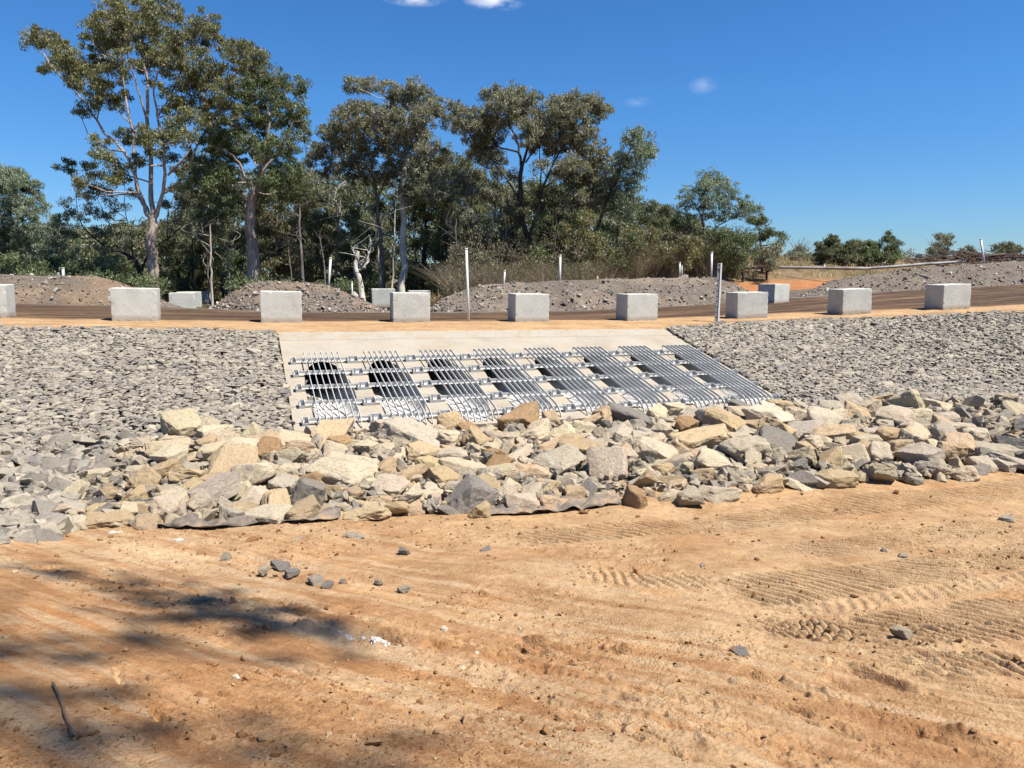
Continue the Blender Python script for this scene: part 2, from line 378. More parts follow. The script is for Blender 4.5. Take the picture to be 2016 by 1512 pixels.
def fg_detail(x, y):
    """height detail and colour of the dirt field"""
    d = 0.06*fbm(x*.7, y*.7, 3, 3)+0.022*fbm(x*2.6, y*2.6, 3, 5)
    clod = fbm(x*9, y*9, 4, 9, .62)
    rough = sstep(-.12, .22, fbm(x*.8+3, y*.8, 3, 21)); near = np.clip(1.35-y/14, .4, 1)
    d = d+0.011*clod*(.25+.9*rough)+0.030*np.clip(fbm(x*22, y*22, 2, 31)-.16, 0, 1)*rough+.006*fbm(x*45, y*45, 2, 41)*near
    red = sstep(.05, .35, fbm(x*.55+8, y*.9, 4, 51))
    left = sstep(1.2, -1.8, x)*sstep(7.5, 3.0, y+.3*x)
    pale = sstep(.08, .40, fbm((x*.86-y*.5)*.28, (y*.86+x*.5)*1.9, 5, 61, .6))*(.45+.55*sstep(8, 5, y+.58*x))+.5*sstep(.10, .35, fbm(x*.3+5, y*1.1-x*.1, 4, 63))*sstep(5, 8, y+.58*x)
    col = lerp(C_tan+np.zeros(x.shape+(3,)), C_org, np.clip(.22+.55*red*.6+.5*left, 0, 1))
    col = lerp(col, C_red, .45*sstep(.16, .42, fbm(x*1.3, y*1.3, 4, 71))*np.clip(.5+left, 0, 1))
    pale = np.clip(pale, 0, 1); col = lerp(col, C_pale, .55*pale)
    streak = fbm((x*.86-y*.5)*.8, (y*.86+x*.5)*9, 4, 65, .6)*sstep(9.5, 6, y+.58*x)
    col = lerp(col, C_pale, .5*sstep(.08, .35, streak)); col = lerp(col, C_red, .4*sstep(.10, .35, -streak))
    for pts, hw, pitch, skew, amp in TRACKS:
        dd, al, sg = poly_dist(x, y, pts)
        band = sstep(hw, hw*.72, dd)
        ends = sstep(0, .5, al)
        nz = 1.0+1.2*np.clip(fbm(x*1.9, y*1.9, 3, 81)+.3, 0, 1)
        wv = np.sin(2*math.pi*(al+skew*sg+.05*fbm(x*3, y*3, 2, 83))/pitch)
        d = d+band*ends*nz*amp*(np.sign(wv)*np.abs(wv)**.6*.5-.25)
        col = lerp(col, C_pale*.35+C_tan*.65, band*.35)
    for pts, hw, amp in GROOVES:
        dd, al, sg = poly_dist(x, y, pts)
        d = d+amp*.72*np.exp(-(dd/hw)**2)*np.clip(.2+2.6*fbm(x*5, y*5, 4, 91, .65), -.2, 1.7)
    # long drag marks that run with the blade
    g = (y*.86+x*.52)
    d = d+.016*fbm(g*8.5, (x*.86-y*.5)*.6, 3, 95)*sstep(9, 6, y)*sstep(.0, .25, fbm(x*.5, y*.5, 2, 97)+.2)
    return d, col
def toe_fade(x, y):
    s, t = st(x, y); return sstep(-.6, .5, t-t_toe(s))

# fine sheet in front of the camera
ny, nx = 1500, 1150
yy = 1.1*np.exp(np.linspace(0, math.log(15.2/1.1), ny)); kk = np.linspace(-.92, .92, nx)
Y = np.repeat(yy[:, None], nx, 1); X = kk[None, :]*Y
d, colr = fg_detail(X, Y); tf_ = toe_fade(X, Y)
Z = H(X, Y)+d*(.25+.75*tf_)
s_, t_ = st(X, Y)
Z = np.where(t_ < t_edge(s_)+6.5, Z-.35, Z)
colr = lerp(colr, C_bed, 1-sstep(-.9, -.2, t_-t_toe(s_)+.25*fbm(X*3, Y*3, 3, 5)))
Vv = np.stack([X, Y, Z], -1).reshape(-1, 3)
tag(new_obj('dirt_ground', np_mesh('dirt_ground', Vv, grid_faces(ny, nx)[:, ::-1][:, ::-1], True, colr.reshape(-1, 3)), M_dirt), kind='structure')

# coarse land to the horizon
def axis(lo, hi, fine_lo, fine_hi, step, growth=1.12):
    a = list(np.arange(fine_lo, fine_hi+step/2, step)); st_ = step
    while a[-1] < hi: st_ *= growth; a.append(a[-1]+st_)
    st_ = step
    while a[0] > lo: st_ *= growth; a.insert(0, a[0]-st_)
    return np.array(a)
ax_ = axis(-1500, 1500, -40, 70, .5); ay_ = axis(-300, 2500, -12, 95, .5)
X, Y = np.meshgrid(ax_, ay_); S, T = st(X, Y)
Z = H(X, Y)+.10*fbm(X*.3, Y*.3, 4, 2)*sstep(2, 14, t_far(S)-T)
Z = np.where((T > t_far(S)-.3) & (T < t_edge(S)), Z-.12, Z)
Z = np.where((T >= t_edge(S)) & (T < t_edge(S)+6.5), Z-.10, Z)
Z = np.where((Y > 1.0) & (Y < 15.5) & (np.abs(X) < .90*Y-.2) & (T > t_edge(S)+6.3), Z-.5, Z)
bgc = lerp(C_grass+np.zeros(X.shape+(3,)), C_grass*np.array([.7, .8, .7]), sstep(-.1, .2, fbm(X*.08, Y*.08, 3, 4)))
bk = t_far(S)-T
orange = sstep(4.5, 5.5, bk)*sstep(9.5, 7.5, bk)*sstep(15, 20, S)*sstep(50, 40, S)
bgc = lerp(bgc, np.array([.46, .21, .09]), orange)
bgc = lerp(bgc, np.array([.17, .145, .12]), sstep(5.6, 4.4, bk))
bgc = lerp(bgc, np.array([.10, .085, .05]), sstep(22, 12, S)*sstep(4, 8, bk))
bgc = lerp(bgc, C_bed, sstep(-.3, .3, T-t_edge(S))*sstep(.5, -.5, T-t_toe(S)))
bgc = lerp(bgc, C_tan, sstep(-.3, .3, T-t_toe(S)))
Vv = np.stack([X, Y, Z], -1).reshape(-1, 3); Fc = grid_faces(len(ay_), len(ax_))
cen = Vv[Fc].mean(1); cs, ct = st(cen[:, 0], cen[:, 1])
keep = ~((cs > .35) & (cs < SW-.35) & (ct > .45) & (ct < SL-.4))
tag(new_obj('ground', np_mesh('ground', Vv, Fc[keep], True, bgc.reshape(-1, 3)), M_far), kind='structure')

# embankment sheets under the stone mattresses (fine)
# road
ss = np.arange(-45, 85, .16); ww = np.linspace(0, 1, 90)
Sg = np.repeat(ss[:, None], 90, 1); te = t_edge(Sg)+.12; tf = t_far(Sg)-.8
inner = (Sg > -.1) & (Sg < SW+.1)
te = np.where(inner, .04+.09*fbm(Sg*1.6, Sg*0+3, 3, 8), te+.12*fbm(Sg*2.3, Sg*0, 3, 7)); Tg = te+(tf-te)*ww[None, :]
X, Y = xy(Sg, Tg)
q = te-Tg
Z = H(X, Y)+.02+.022*fbm(X*1.2, Y*1.2, 4, 12)+.018*fbm(Sg*.6, Tg*4.5, 3, 14)*sstep(.5, 1.5, q)
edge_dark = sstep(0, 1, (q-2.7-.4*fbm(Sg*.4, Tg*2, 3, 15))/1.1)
rc = lerp(C_road+np.zeros(X.shape+(3,)), np.array([.50, .335, .185]), sstep(-.1, .25, fbm(Sg*.25, Tg*2.2, 4, 16)))
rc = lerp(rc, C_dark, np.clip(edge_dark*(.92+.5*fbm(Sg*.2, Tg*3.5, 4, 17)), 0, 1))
rc = lerp(rc, np.array([.30, .17, .08]), .7*sstep(0.9, 0, q)*sstep(11.5, 13.5, Sg))
rc = lerp(rc, np.array([.22, .20, .18]), sstep(1.6, .5, Tg-tf))
Z = Z-.16*sstep(.35, -.05, q)*(1-inner*.85)
Z = Z+.05*np.exp(-((Tg-tf-1.0)/.35)**2)
Vv = np.stack([X, Y, Z], -1).reshape(-1, 3)
tag(new_obj('road', np_mesh('road', Vv, grid_faces(len(ss), 90), True, rc.reshape(-1, 3)), M_road), kind='structure')

# ------------------------------------------------------------------ concrete apron with the pipe mouths
ROT = Matrix(((U[0], -V_[0], N_[0]), (U[1], -V_[1], N_[1]), (U[2], -V_[2], N_[2])))   # local x = along the row, y = up the slope, z = off the slab
def slab_empty(name, u, v, h=0.0):
    e = empty(name, slabp(u, v, h)); e.rotation_euler = ROT.to_euler(); return e
PIPE_U = [0.95+1.54*k for k in range(8)]; PV, PA, PB = 4.36, 2.04, 0.56
def ell(uc, n=64):
    return [(uc+PB*math.copysign(abs(math.cos(a))**.9, math.cos(a)), PV-PA*math.sin(a)) for a in [2*math.pi*i/n for i in range(n)]]
apron = slab_empty('concrete_apron', 0, 0)
tag(apron, 'pale sloping concrete apron with eight pipe mouths below the road', 'apron')
bm = bmesh.new(); edges = []
def loop(pts):
    vs = [bm.verts.new((p[0], -p[1], 0)) for p in pts]
    es = [bm.edges.new((vs[i], vs[(i+1) % len(vs)])) for i in range(len(vs))]; edges.extend(es); return vs, es
rect = [(0, .62)]+[(SW*i/40, .62) for i in range(1, 41)]+[(SW, .62+(SL-.62)*i/16) for i in range(1, 17)]+[(SW-SW*i/40, SL) for i in range(1, 41)]+[(0, SL-(SL-.62)*i/16) for i in range(1, 16)]
outer, oe = loop(rect)
for uc in PIPE_U: loop(ell(uc))
bmesh.ops.triangle_fill(bm, use_beauty=True, edges=edges)
for f in bm.faces:
    if f.normal.z < 0: f.normal_flip()
ret = bmesh.ops.extrude_edge_only(bm, edges=oe)
for v in [g for g in ret['geom'] if isinstance(g, bmesh.types.BMVert)]: v.co.z -= .4
new_obj('slab', bm_mesh('slab', bm), M_slab, apron)
# two casting joints as shallow dark grooves
M_joint, t, b = mat('joint', (.16, .13, .10), .95)
bm = bmesh.new()
for v0 in (2.86, 4.74, 6.0):
    segs = [0]+sum([[u-PB*math.sqrt(max(0, 1-((v0-PV)/PA)**2))-.02, u+PB*math.sqrt(max(0, 1-((v0-PV)/PA)**2))+.02] for u in PIPE_U], [])+[SW]
    for a, c in zip(segs[0::2], segs[1::2]):
        vs = [bm.verts.new(p) for p in ((a, -v0, .003), (c, -v0, .003), (c, -v0-.009, .003), (a, -v0-.009, .003))]; bm.faces.new(vs[::-1])
new_obj('joint_line', bm_mesh('joint_line', bm), M_joint, apron)
# rough lip on top
nu, nv = 420, 26
uu, vv = np.meshgrid(np.linspace(0, SW, nu), np.linspace(-.12, .60, nv))
hh = .012+.014*fbm(uu*6, vv*6, 4, 33)
hh = np.where(vv < .02, hh-.09*(.02-vv), hh)
Vl = np.stack([uu, -vv, hh], -1).reshape(-1, 3)
Vl = np.concatenate([Vl, np.stack([np.linspace(0, SW, nu), np.full(nu, -.602), np.full(nu, -.1)], -1)])
new_obj('lip', np_mesh('lip', Vl, grid_faces(nv+1, nu), True), M_lip, apron)

# pipes
def pipe_mesh():
    n = 44; K = 330; L = 7.0; pd = Vector((NH[0], NH[1], 0)); pd = ROT.inverted() @ pd   # local direction
    pd = np.array(pd); pd /= np.linalg.norm(pd)
    ring = np.array([(x, -(y-PV), 0) for x, y in ell(0.0, n)])
    a0 = ring@pd; rad = ring-a0[:, None]*pd
    rn = np.linalg.norm(rad, axis=1, keepdims=True)
    rows = []
    for k in range(K):
        a = a0+(L-a0)*(k/(K-1)); md = .014*np.sin(2*math.pi*a/.085)+.008
        md = md*min(1, k/3)
        rows.append(rad*(1+md[:, None]/rn)+a[:, None]*pd)
    V = np.concatenate(rows+[np.array([L*pd])])
    F4 = []
    i = np.arange(K-1)[:, None]*n; j = np.arange(n)[None, :]
    F4 = np.stack([i+j, i+(j+1) % n, i+n+(j+1) % n, i+n+j], -1).reshape(-1, 4)
    jj = np.arange(n); cap = np.stack([(K-1)*n+jj, (K-1)*n+(jj+1) % n, np.full(n, K*n), np.full(n, K*n)], -1)
    me = np_mesh('culvert_pipe', V, F4, True)
    return me, V, n, K
pm, Vp, n_, K_ = pipe_mesh()
capm = np_mesh('added_end_cap', np.concatenate([Vp[(K_-1)*n_:K_*n_], Vp[-1:]]), np.stack([np.arange(n_), (np.arange(n_)+1) % n_, np.full(n_, n_)], -1))  # added disc shuts the pipe's open back so no outside light enters
ORD = ['first', 'second', 'third', 'fourth', 'fifth', 'sixth', 'seventh', 'eighth', 'ninth']
for k, uc in enumerate(PIPE_U):
    e = slab_empty('culvert_pipe', uc, PV)
    where = 'leftmost of the eight mouths in the concrete apron' if k == 0 else ('rightmost of the eight mouths in the concrete apron' if k == 7 else f'{ORD[k]} mouth from the left in the concrete apron')
    tag(e, 'corrugated steel culvert pipe, '+where, 'culvert', 'culvert pipes side by side under the road')
    new_obj('barrel', pm, M_pipe, e); new_obj('added_end_cap', capm, M_pipe, e)

# trash racks
RV = [2.42, 3.31, 4.23, 5.16, 6.07]
def bar_mesh():
    path = [(2.16, .035), (2.06, .07), (2.03, .12), (2.08, .165), (2.20, .185), (3.2, .187), (4.4, .187), (5.6, .187), (6.02, .185), (6.16, .165), (6.28, .115), (6.40, .02)]
    bm = bmesh.new(); prev = None; half = .029; th = .0065
    for i, (v, h) in enumerate(path):
        a = path[max(0, i-1)]; c = path[min(len(path)-1, i+1)]
        tv, th_ = c[0]-a[0], c[1]-a[1]; l = math.hypot(tv, th_); nx_, nh = -th_/l, tv/l
        hf = half*(.55 if i < 3 else 1) 
        vs = [bm.verts.new((sx, -(v+nx_*hf*sg), h+nh*hf*sg)) for sx, sg in ((-th, -1), (th, -1), (th, 1), (-th, 1))]
        if prev:
            for j in range(4): bm.faces.new((prev[j], prev[(j+1) % 4], vs[(j+1) % 4], vs[j]))
        else: bm.faces.new(vs)
        prev = vs
    bm.faces.new(prev[::-1]); bmesh.ops.recalc_face_normals(bm, faces=bm.faces)
    return bm_mesh('bar', bm)
def box_bm(bm, x0, x1, y0, y1, z0, z1):
    r = bmesh.ops.create_cube(bm, size=1.0); vs = r['verts']
    for v in vs: v.co = Vector((x0+(v.co.x+.5)*(x1-x0), y0+(v.co.y+.5)*(y1-y0), z0+(v.co.z+.5)*(z1-z0)))
    return vs
def cyl_bm(bm, c, r, z0, z1, n=8, r2=None):
    q = bmesh.ops.create_cone(bm, cap_ends=True, segments=n, radius1=r, radius2=r if r2 is None else r2, depth=z1-z0)
    for v in q['verts']: v.co += Vector((c[0], c[1], (z0+z1)/2))
    return q['verts']
bar_me = bar_mesh()
rails = []
for v0 in RV:
    bm = bmesh.new()
    box_bm(bm, -.63, .63, -v0-.006, -v0+.006, .062, .143)          # upright flat
    box_bm(bm, -.63, .63, -v0-.052, -v0-.006, .060, .068)          # foot flange of the angle
    for k in range(7):                                             # weld gussets under each bar
        x = (k-3)*.142; vs = [bm.verts.new(p) for p in ((x+.008, -v0-.006, .141), (x+.008, -v0-.045, .141), (x+.008, -v0-.006, .095))]; bm.faces.new(vs)
    rails.append(bm_mesh('cross_rail', bm))
rack0 = None
for k in range(8):
    uc = PIPE_U[k]+.0
    e = slab_empty('trash_rack', uc, 0)
    where = ['over the leftmost pipe mouth', 'over the second pipe from the left', 'over the third pipe from the left', 'over the fourth pipe, left of centre', 'over the fifth pipe, right of centre', 'over the third pipe from the right', 'over the second pipe from the right', 'over the rightmost pipe mouth'][k]
    tag(e, 'galvanised steel rack of seven long bars '+where, 'trash rack', 'trash racks over the culvert mouths')
    for j in range(7): new_obj('bar', bar_me, M_galv, e, ((j-3)*.142, 0, 0))
    for rm in rails: new_obj('cross_rail', rm, M_lite, e)
# brackets bolted between the racks
def bracket_meshes(wd, nb):
    bm = bmesh.new(); h = wd/2
    box_bm(bm, -h, h, -.09, .09, 0, .05)                     # grout pad and base plate
    box_bm(bm, -h, -h+.012, -.092, .092, .05, .155); box_bm(bm, h-.012, h, -.092, .092, .05, .155)
    box_bm(bm, -h+.012, h-.012, .08, .092, .05, .14); box_bm(bm, -h+.012, h-.012, -.092, -.084, .05, .075)
    a = bm_mesh('tray', bm); bolts = []
    for i in range(nb):
        x = (i-(nb-1)/2)*.13
        bm = bmesh.new(); cyl_bm(bm, (x, -.01), .03, .05, .056, 12); cyl_bm(bm, (x, -.01), .02, .056, .085, 6); cyl_bm(bm, (x, -.01), .009, .085, .16, 8)
        bolts.append(bm_mesh('bolt', bm))
    return a, bolts
full_b = bracket_meshes(.27, 2); end_b = bracket_meshes(.13, 1)
rown = ['top row', 'second row from the top', 'middle row', 'fourth row down', 'bottom row']
for r_, v0 in enumerate(RV):
    for k in range(9):
        uu_ = .18+1.54*k
        if k == 0: uu_ += .06
        if k == 8: uu_ -= .06
        a, bl = end_b if k in (0, 8) else full_b
        e = slab_empty('rail_bracket', uu_, v0)
        wh = 'at the left end of' if k == 0 else ('at the right end of' if k == 8 else f'between the {ORD[k-1]} and {ORD[k]} racks in')
        tag(e, f'steel rail bracket {wh} the {rown[r_]}', 'bracket', 'bolted brackets between the trash racks')
        new_obj('tray', a, M_lite, e)
        for q in bl: new_obj('bolt', q, M_bolt, e)

# ------------------------------------------------------------------ concrete blocks beside the road
def block_mesh(sd, wx=1.25, wy=1.0, wz=1.0):
    rr = random.Random(sd); bm = bmesh.new(); bmesh.ops.create_cube(bm, size=1.0)
    for v in bm.verts: v.co = Vector((v.co.x*wx, v.co.y*wy, (v.co.z+.5)*wz))
    bmesh.ops.bevel(bm, geom=list(bm.edges), offset=.02, segments=2, profile=.6, affect='EDGES')
    bmesh.ops.subdivide_edges(bm, edges=[e for e in bm.edges if e.calc_length() > .5], cuts=14, use_grid_fill=True)
    off = Vector((rr.random()*50, rr.random()*50, 0))
    for v in bm.verts:
        n = mnoise.noise(v.co*3+off)*.006+mnoise.noise(v.co*14+off)*.003
        ed = sum(1 for q, l in zip((abs(v.co.x), abs(v.co.y), abs(v.co.z-.5*wz)), (wx/2, wy/2, wz/2)) if q > l-.03)
        if ed >= 2 and mnoise.noise(v.co*7+off) > .18: v.co = v.co.lerp(Vector((0, 0, wz/2)), .014)
        v.co += v.co.normalized()*n
    return bm_mesh('block', bm, False)
bms = [block_mesh(i) for i in range(4)]
BL = [(14.5, 560, 626.5, 'R', 21, 'pale concrete block cut off by the left edge of the photo'),
      (310.8, 569, 633.6, 'R', 20.5, 'pale concrete block in front of the tallest tree trunk'),
      (513.3, 572.7, 636.2, 'L', 16.8, 'pale concrete block with a bright top above the left corner of the apron'),
      (774, 576.2, 635.2, 'L', 15.6, 'concrete block with cracked top corner, left of the long leaning white pole'),
      (1014.3, 578.5, 634.9, 'L', 16, 'speckled concrete block right of the long leaning white pole'),
      (1234.5, 579.3, 632.8, 'L', 16.5, 'concrete block with greenish stained top edge above the right corner of the apron'),
      (1451, 576, 628.6, 'L', 9.5, 'concrete block immediately right of the depth gauge'),
      (1658.4, 570.2, 621.5, 'L', 10, 'concrete block with dark run marks, second from the right by the road'),
      (1856, 560.8, 611.4, 'L', 11, 'concrete block furthest right beside the road')]
def place_block(P, corner, yaw, label, i, tilt=True, sc=1.0, group='concrete blocks lining the near side of the road'):
    y = R(yaw); cx = (-.625 if corner == 'R' else .625); cy = .5
    c = Vector((P.x+cx*math.cos(y)-cy*math.sin(y), P.y+cx*math.sin(y)+cy*math.cos(y), 0))
    s0, t0 = st(c.x, c.y); sl_ = float(z_road(np.array([s0+.6]))[0]-z_road(np.array([s0-.6]))[0])/1.2 if tilt else 0
    o = bpy.data.objects.new('concrete_block', bms[i % 4]); COL.objects.link(o)
    if not bms[i % 4].materials: bms[i % 4].materials.append(M_block)
    z = P.z if not tilt else float(h1(c.x, c.y))+.012
    o.location = (c.x, c.y, z-.015); o.rotation_euler = (0, -math.atan(sl_), y); o.scale = (sc, sc, sc)
    tag(o, label, 'concrete block', group); return o
for i, (px, yt, yb, cr, yaw, lab) in enumerate(BL):
    place_block(on_ground(px, yb), cr, yaw, lab, i)
g2 = 'concrete blocks standing behind the road'
place_block(on_ground(1524, 598), 'L', 35, 'lone concrete block across the road below the orange bank', 2, False, .98, g2)
P = at_depth(385, 613, 38.5); place_block(P, 'R', 20, 'front concrete block of the cluster across the road at left', 0, False, 1.0, g2)
P = at_depth(397, 609, 40.8); place_block(P, 'R', 20, 'concrete block close behind the front one of the cluster at left', 1, False, 1.0, g2)
P = at_depth(417, 604, 47); place_block(P, 'R', 22, 'smallest looking block of the cluster, beside the thin tree trunk', 3, False, 1.0, g2)
P = at_depth(733, 605, 39); place_block(P, 'L', 14, 'concrete block half hidden in the gap left of centre across the road', 2, False, 1.0, g2)
P = at_depth(806, 606, 42); place_block(P, 'L', 14, 'distant concrete block peeping out behind the cracked one', 1, False, 1.0, g2)

# ------------------------------------------------------------------ poles and depth gauge
def pole(px0, py0, px1, py1, D, rad, label, n=10, cap=True, name='white_pole', m=None, cat='pole', group='white marker poles', sink=.3):
    A = at_depth(px0, py0, D); B = at_depth(px1, py1, D); L = (B-A).length
    bm = bmesh.new(); cyl_bm(bm, (0, 0), rad, -sink, L, n)
    if cap: cyl_bm(bm, (0, 0), rad*1.25, L-.03, L+.02, n); 
    for f in bm.faces: f.smooth = abs(f.normal.z) < .5
    o = new_obj(name, bm_mesh(name, bm), m or M_white, None, A)
    o.rotation_euler = (B-A).to_track_quat('Z', 'Y').to_euler(); tag(o, label, cat, group); return o
PG = on_ground(923, 634); DG = PG.y*math.cos(PITCH)-PG.z*math.sin(PITCH)
pole(923, 634, 918, 490, DG, .045, 'long white pole leaning left on the road shoulder, between two blocks')
pole(647, 562, 651, 508, 33, .055, 'leaning white pole on top of the left centre rubble heap')
pole(693.5, 582, 693, 555, 32.5, .03, 'short thin white peg on the right flank of the left centre heap')
pole(992, 558, 994, 533, 34.5, .045, 'short white pole above the block right of centre')
pole(1102, 556, 1103, 503, 36, .06, 'straight white pole in front of the dark leaning tree')
pole(1176, 555, 1176, 545, 36.5, .04, 'tiny white peg on the crest of the long grey heap')
pole(1400, 545, 1401.5, 497, 40, .06, 'white pole standing immediately left of the depth gauge')
pole(1338, 539, 1338.5, 517, 43, .05, 'short white post in the scrub left of the depth gauge')
pole(1342.5, 539, 1342.5, 523, 43.5, .03, 'thin grey stake beside the short white post')
pole(1937, 516, 1931, 471, 48, .07, 'leaning white pole at far right by the brush pile')
pole(124.5, 544, 124, 528, 34, .06, 'short white pole on the heap at far left')
pole(115, 543.5, 115, 538, 34, .035, 'tiny white peg beside the short pole at far left')
pole(1623.5, 530, 1623.5, 520, 55, .04, 'tiny white stake in the dry grass before the dark bushes')
# gauge board
Pb = on_ground(1412, 635.5); Dg = Pb.y*math.cos(PITCH)-Pb.z*math.sin(PITCH); Pt = at_depth(1418, 518, Dg)
g = empty('depth_gauge', Pb); g.rotation_euler = (Pt-Pb).to_track_quat('Z', 'Y').to_euler()
zax = (Pt-Pb).normalized(); xax = Vector((1, .12, 0)); xax = (xax-zax*(xax@zax) if False else xax-zax*xax.dot(zax)).normalized(); yax = zax.cross(xax)
g.rotation_euler = Matrix((xax, yax, zax)).transposed().to_euler()
tag(g, 'grey and white flood depth gauge with a black 2 near its top', 'depth gauge')
Lg = (Pt-Pb).length
bm = bmesh.new(); box_bm(bm, 0, .055, -.05, .03, -.2, Lg); new_obj('post', bm_mesh('post', bm), M_white, g)
bm = bmesh.new(); box_bm(bm, -.105, 0, -.02, -.005, 0.05, Lg-.01); new_obj('board', bm_mesh('board', bm), M_gauge, g)
bm = bmesh.new()
for k in range(1, 11):
    if k == 9: continue
    z = k*Lg/11.3
    box_bm(bm, -.10, -.035, -.0245, -.020, z-.013, z+.013)
new_obj('tick_marks', bm_mesh('tick_marks', bm), M_black, g)
def text_part(txt, size, mat_, parent, loc, rot, name='numeral'):
    cu = bpy.data.curves.new(name, 'FONT'); cu.body = txt; cu.size = size; cu.extrude = .002; cu.align_x = 'CENTER'; cu.align_y = 'CENTER'
    ob = bpy.data.objects.new(name, cu); COL.objects.link(ob)
    dg = bpy.context.evaluated_depsgraph_get(); dg.update(); me = bpy.data.meshes.new_from_object(ob.evaluated_get(dg))
    bpy.data.objects.remove(ob); me.name = name; me.materials.clear(); o = new_obj(name, me, mat_, parent, loc); o.rotation_euler = rot; return o
text_part('2', .17, M_black, g, (-.052, -.026, Lg*.875), (R(90), 0, 0))
bm = bmesh.new(); box_bm(bm, -.085, -.02, -.0245, -.020, Lg*.955, Lg*.975); new_obj('tick_marks', bm_mesh('tick_marks', bm), M_black, g)

# ------------------------------------------------------------------ stones: low poly hull variants, joined by numpy
def hull_variant(seed, n=11, flat=(1, 1, 1)):
    rr = random.Random(seed); bm = bmesh.new()
    for i in range(n):
        v = Vector((rr.gauss(0, 1), rr.gauss(0, 1), rr.gauss(0, 1))).normalized()
        v = Vector([math.copysign(abs(c)**.75, c) for c in v])*rr.uniform(.75, 1.05)
        bm.verts.new((v.x*flat[0], v.y*flat[1], v.z*flat[2]))
    r = bmesh.ops.convex_hull(bm, input=bm.verts)
    bmesh.ops.delete(bm, geom=[e for e in r['geom_interior'] if isinstance(e, bmesh.types.BMVert)], context='VERTS')
    bmesh.ops.triangulate(bm, faces=bm.faces); bm.verts.ensure_lookup_table(); bm.verts.index_update()
    V = np.array([v.co[:] for v in bm.verts]); Fc = np.array([[v.index for v in f.verts] for f in bm.faces]); bm.free(); return V, Fc
HV = [hull_variant(100+i, 10+i % 5) for i in range(16)]
def scatter_mesh(name, P, size, dims, tilt, seed, up=None, yaw_dir=None, yaw_spread=math.pi):
    """P (n,3), size (n,), dims = (a,b,c) base proportions"""
    rg = np.random.default_rng(seed); n = len(P); Vs = []; Fs = []; base = 0
    yaw = (0 if yaw_dir is None else yaw_dir)+rg.uniform(-yaw_spread, yaw_spread, n)
    tx = rg.normal(0, tilt, n); ty = rg.normal(0, tilt, n); var = rg.integers(0, len(HV), n)
    dm = np.array(dims)[None, :]*rg.uniform(.75, 1.3, (n, 3))*size[:, None]
    cz, sz, cx, sx, cy, sy = np.cos(yaw), np.sin(yaw), np.cos(tx), np.sin(tx), np.cos(ty), np.sin(ty)
    Rz = np.zeros((n, 3, 3)); Rz[:, 0, 0] = cz; Rz[:, 0, 1] = -sz; Rz[:, 1, 0] = sz; Rz[:, 1, 1] = cz; Rz[:, 2, 2] = 1
    Rx = np.zeros((n, 3, 3)); Rx[:, 0, 0] = 1; Rx[:, 1, 1] = cx; Rx[:, 1, 2] = -sx; Rx[:, 2, 1] = sx; Rx[:, 2, 2] = cx
    Ry = np.zeros((n, 3, 3)); Ry[:, 1, 1] = 1; Ry[:, 0, 0] = cy; Ry[:, 0, 2] = sy; Ry[:, 2, 0] = -sy; Ry[:, 2, 2] = cy
    RR = Rx@Ry@Rz
    if up is not None: RR = np.asarray(up)[None]@RR
    for v in range(len(HV)):
        idx = np.where(var == v)[0]
        if not len(idx): continue
        hv, hf = HV[v]
        W = (hv[None]*dm[idx][:, None, :]); W = np.einsum('nij,nkj->nki', RR[idx], W)+P[idx][:, None, :]
        Vs.append(W.reshape(-1, 3)); Fs.append((hf[None]+(np.arange(len(idx))*len(hv))[:, None, None]+base).reshape(-1, 3)); base += len(idx)*len(hv)
    return np_mesh(name, np.concatenate(Vs), np.concatenate(Fs))
UPM = np.array(ROT)
def inpoly(x, y, poly):
    x = np.asarray(x); y = np.asarray(y); c = np.zeros(x.shape, bool); j = len(poly)-1
    for i in range(len(poly)):
        xi, yi = poly[i]; xj, yj = poly[j]
        with np.errstate(divide='ignore', invalid='ignore'):
            c ^= ((yi > y) != (yj > y)) & (x < (xj-xi)*(y-yi)/(yj-yi+1e-12)+xi)
        j = i
    return c
def gpoly(pts): return [tuple(on_ground(*p).xy) for p in pts]
bould_top_r = gpoly([(1556, 809), (1700, 802), (1850, 797), (2016, 800), (2100, 802)])
P_bould = gpoly([(130, 1045), (115, 1020), (165, 930), (225, 880), (345, 866), (410, 848), (540, 862), (600, 866), (1000, 845), (1250, 826)])+bould_top_r+gpoly([(2130, 905), (2016, 922), (1850, 942), (1500, 962), (1200, 987), (1000, 1008), (660, 1018), (350, 1036)])
P_grey = gpoly([(-160, 866), (350, 866), (235, 884), (175, 934), (125, 1022), (138, 1052), (-10, 1078), (-220, 1100)])

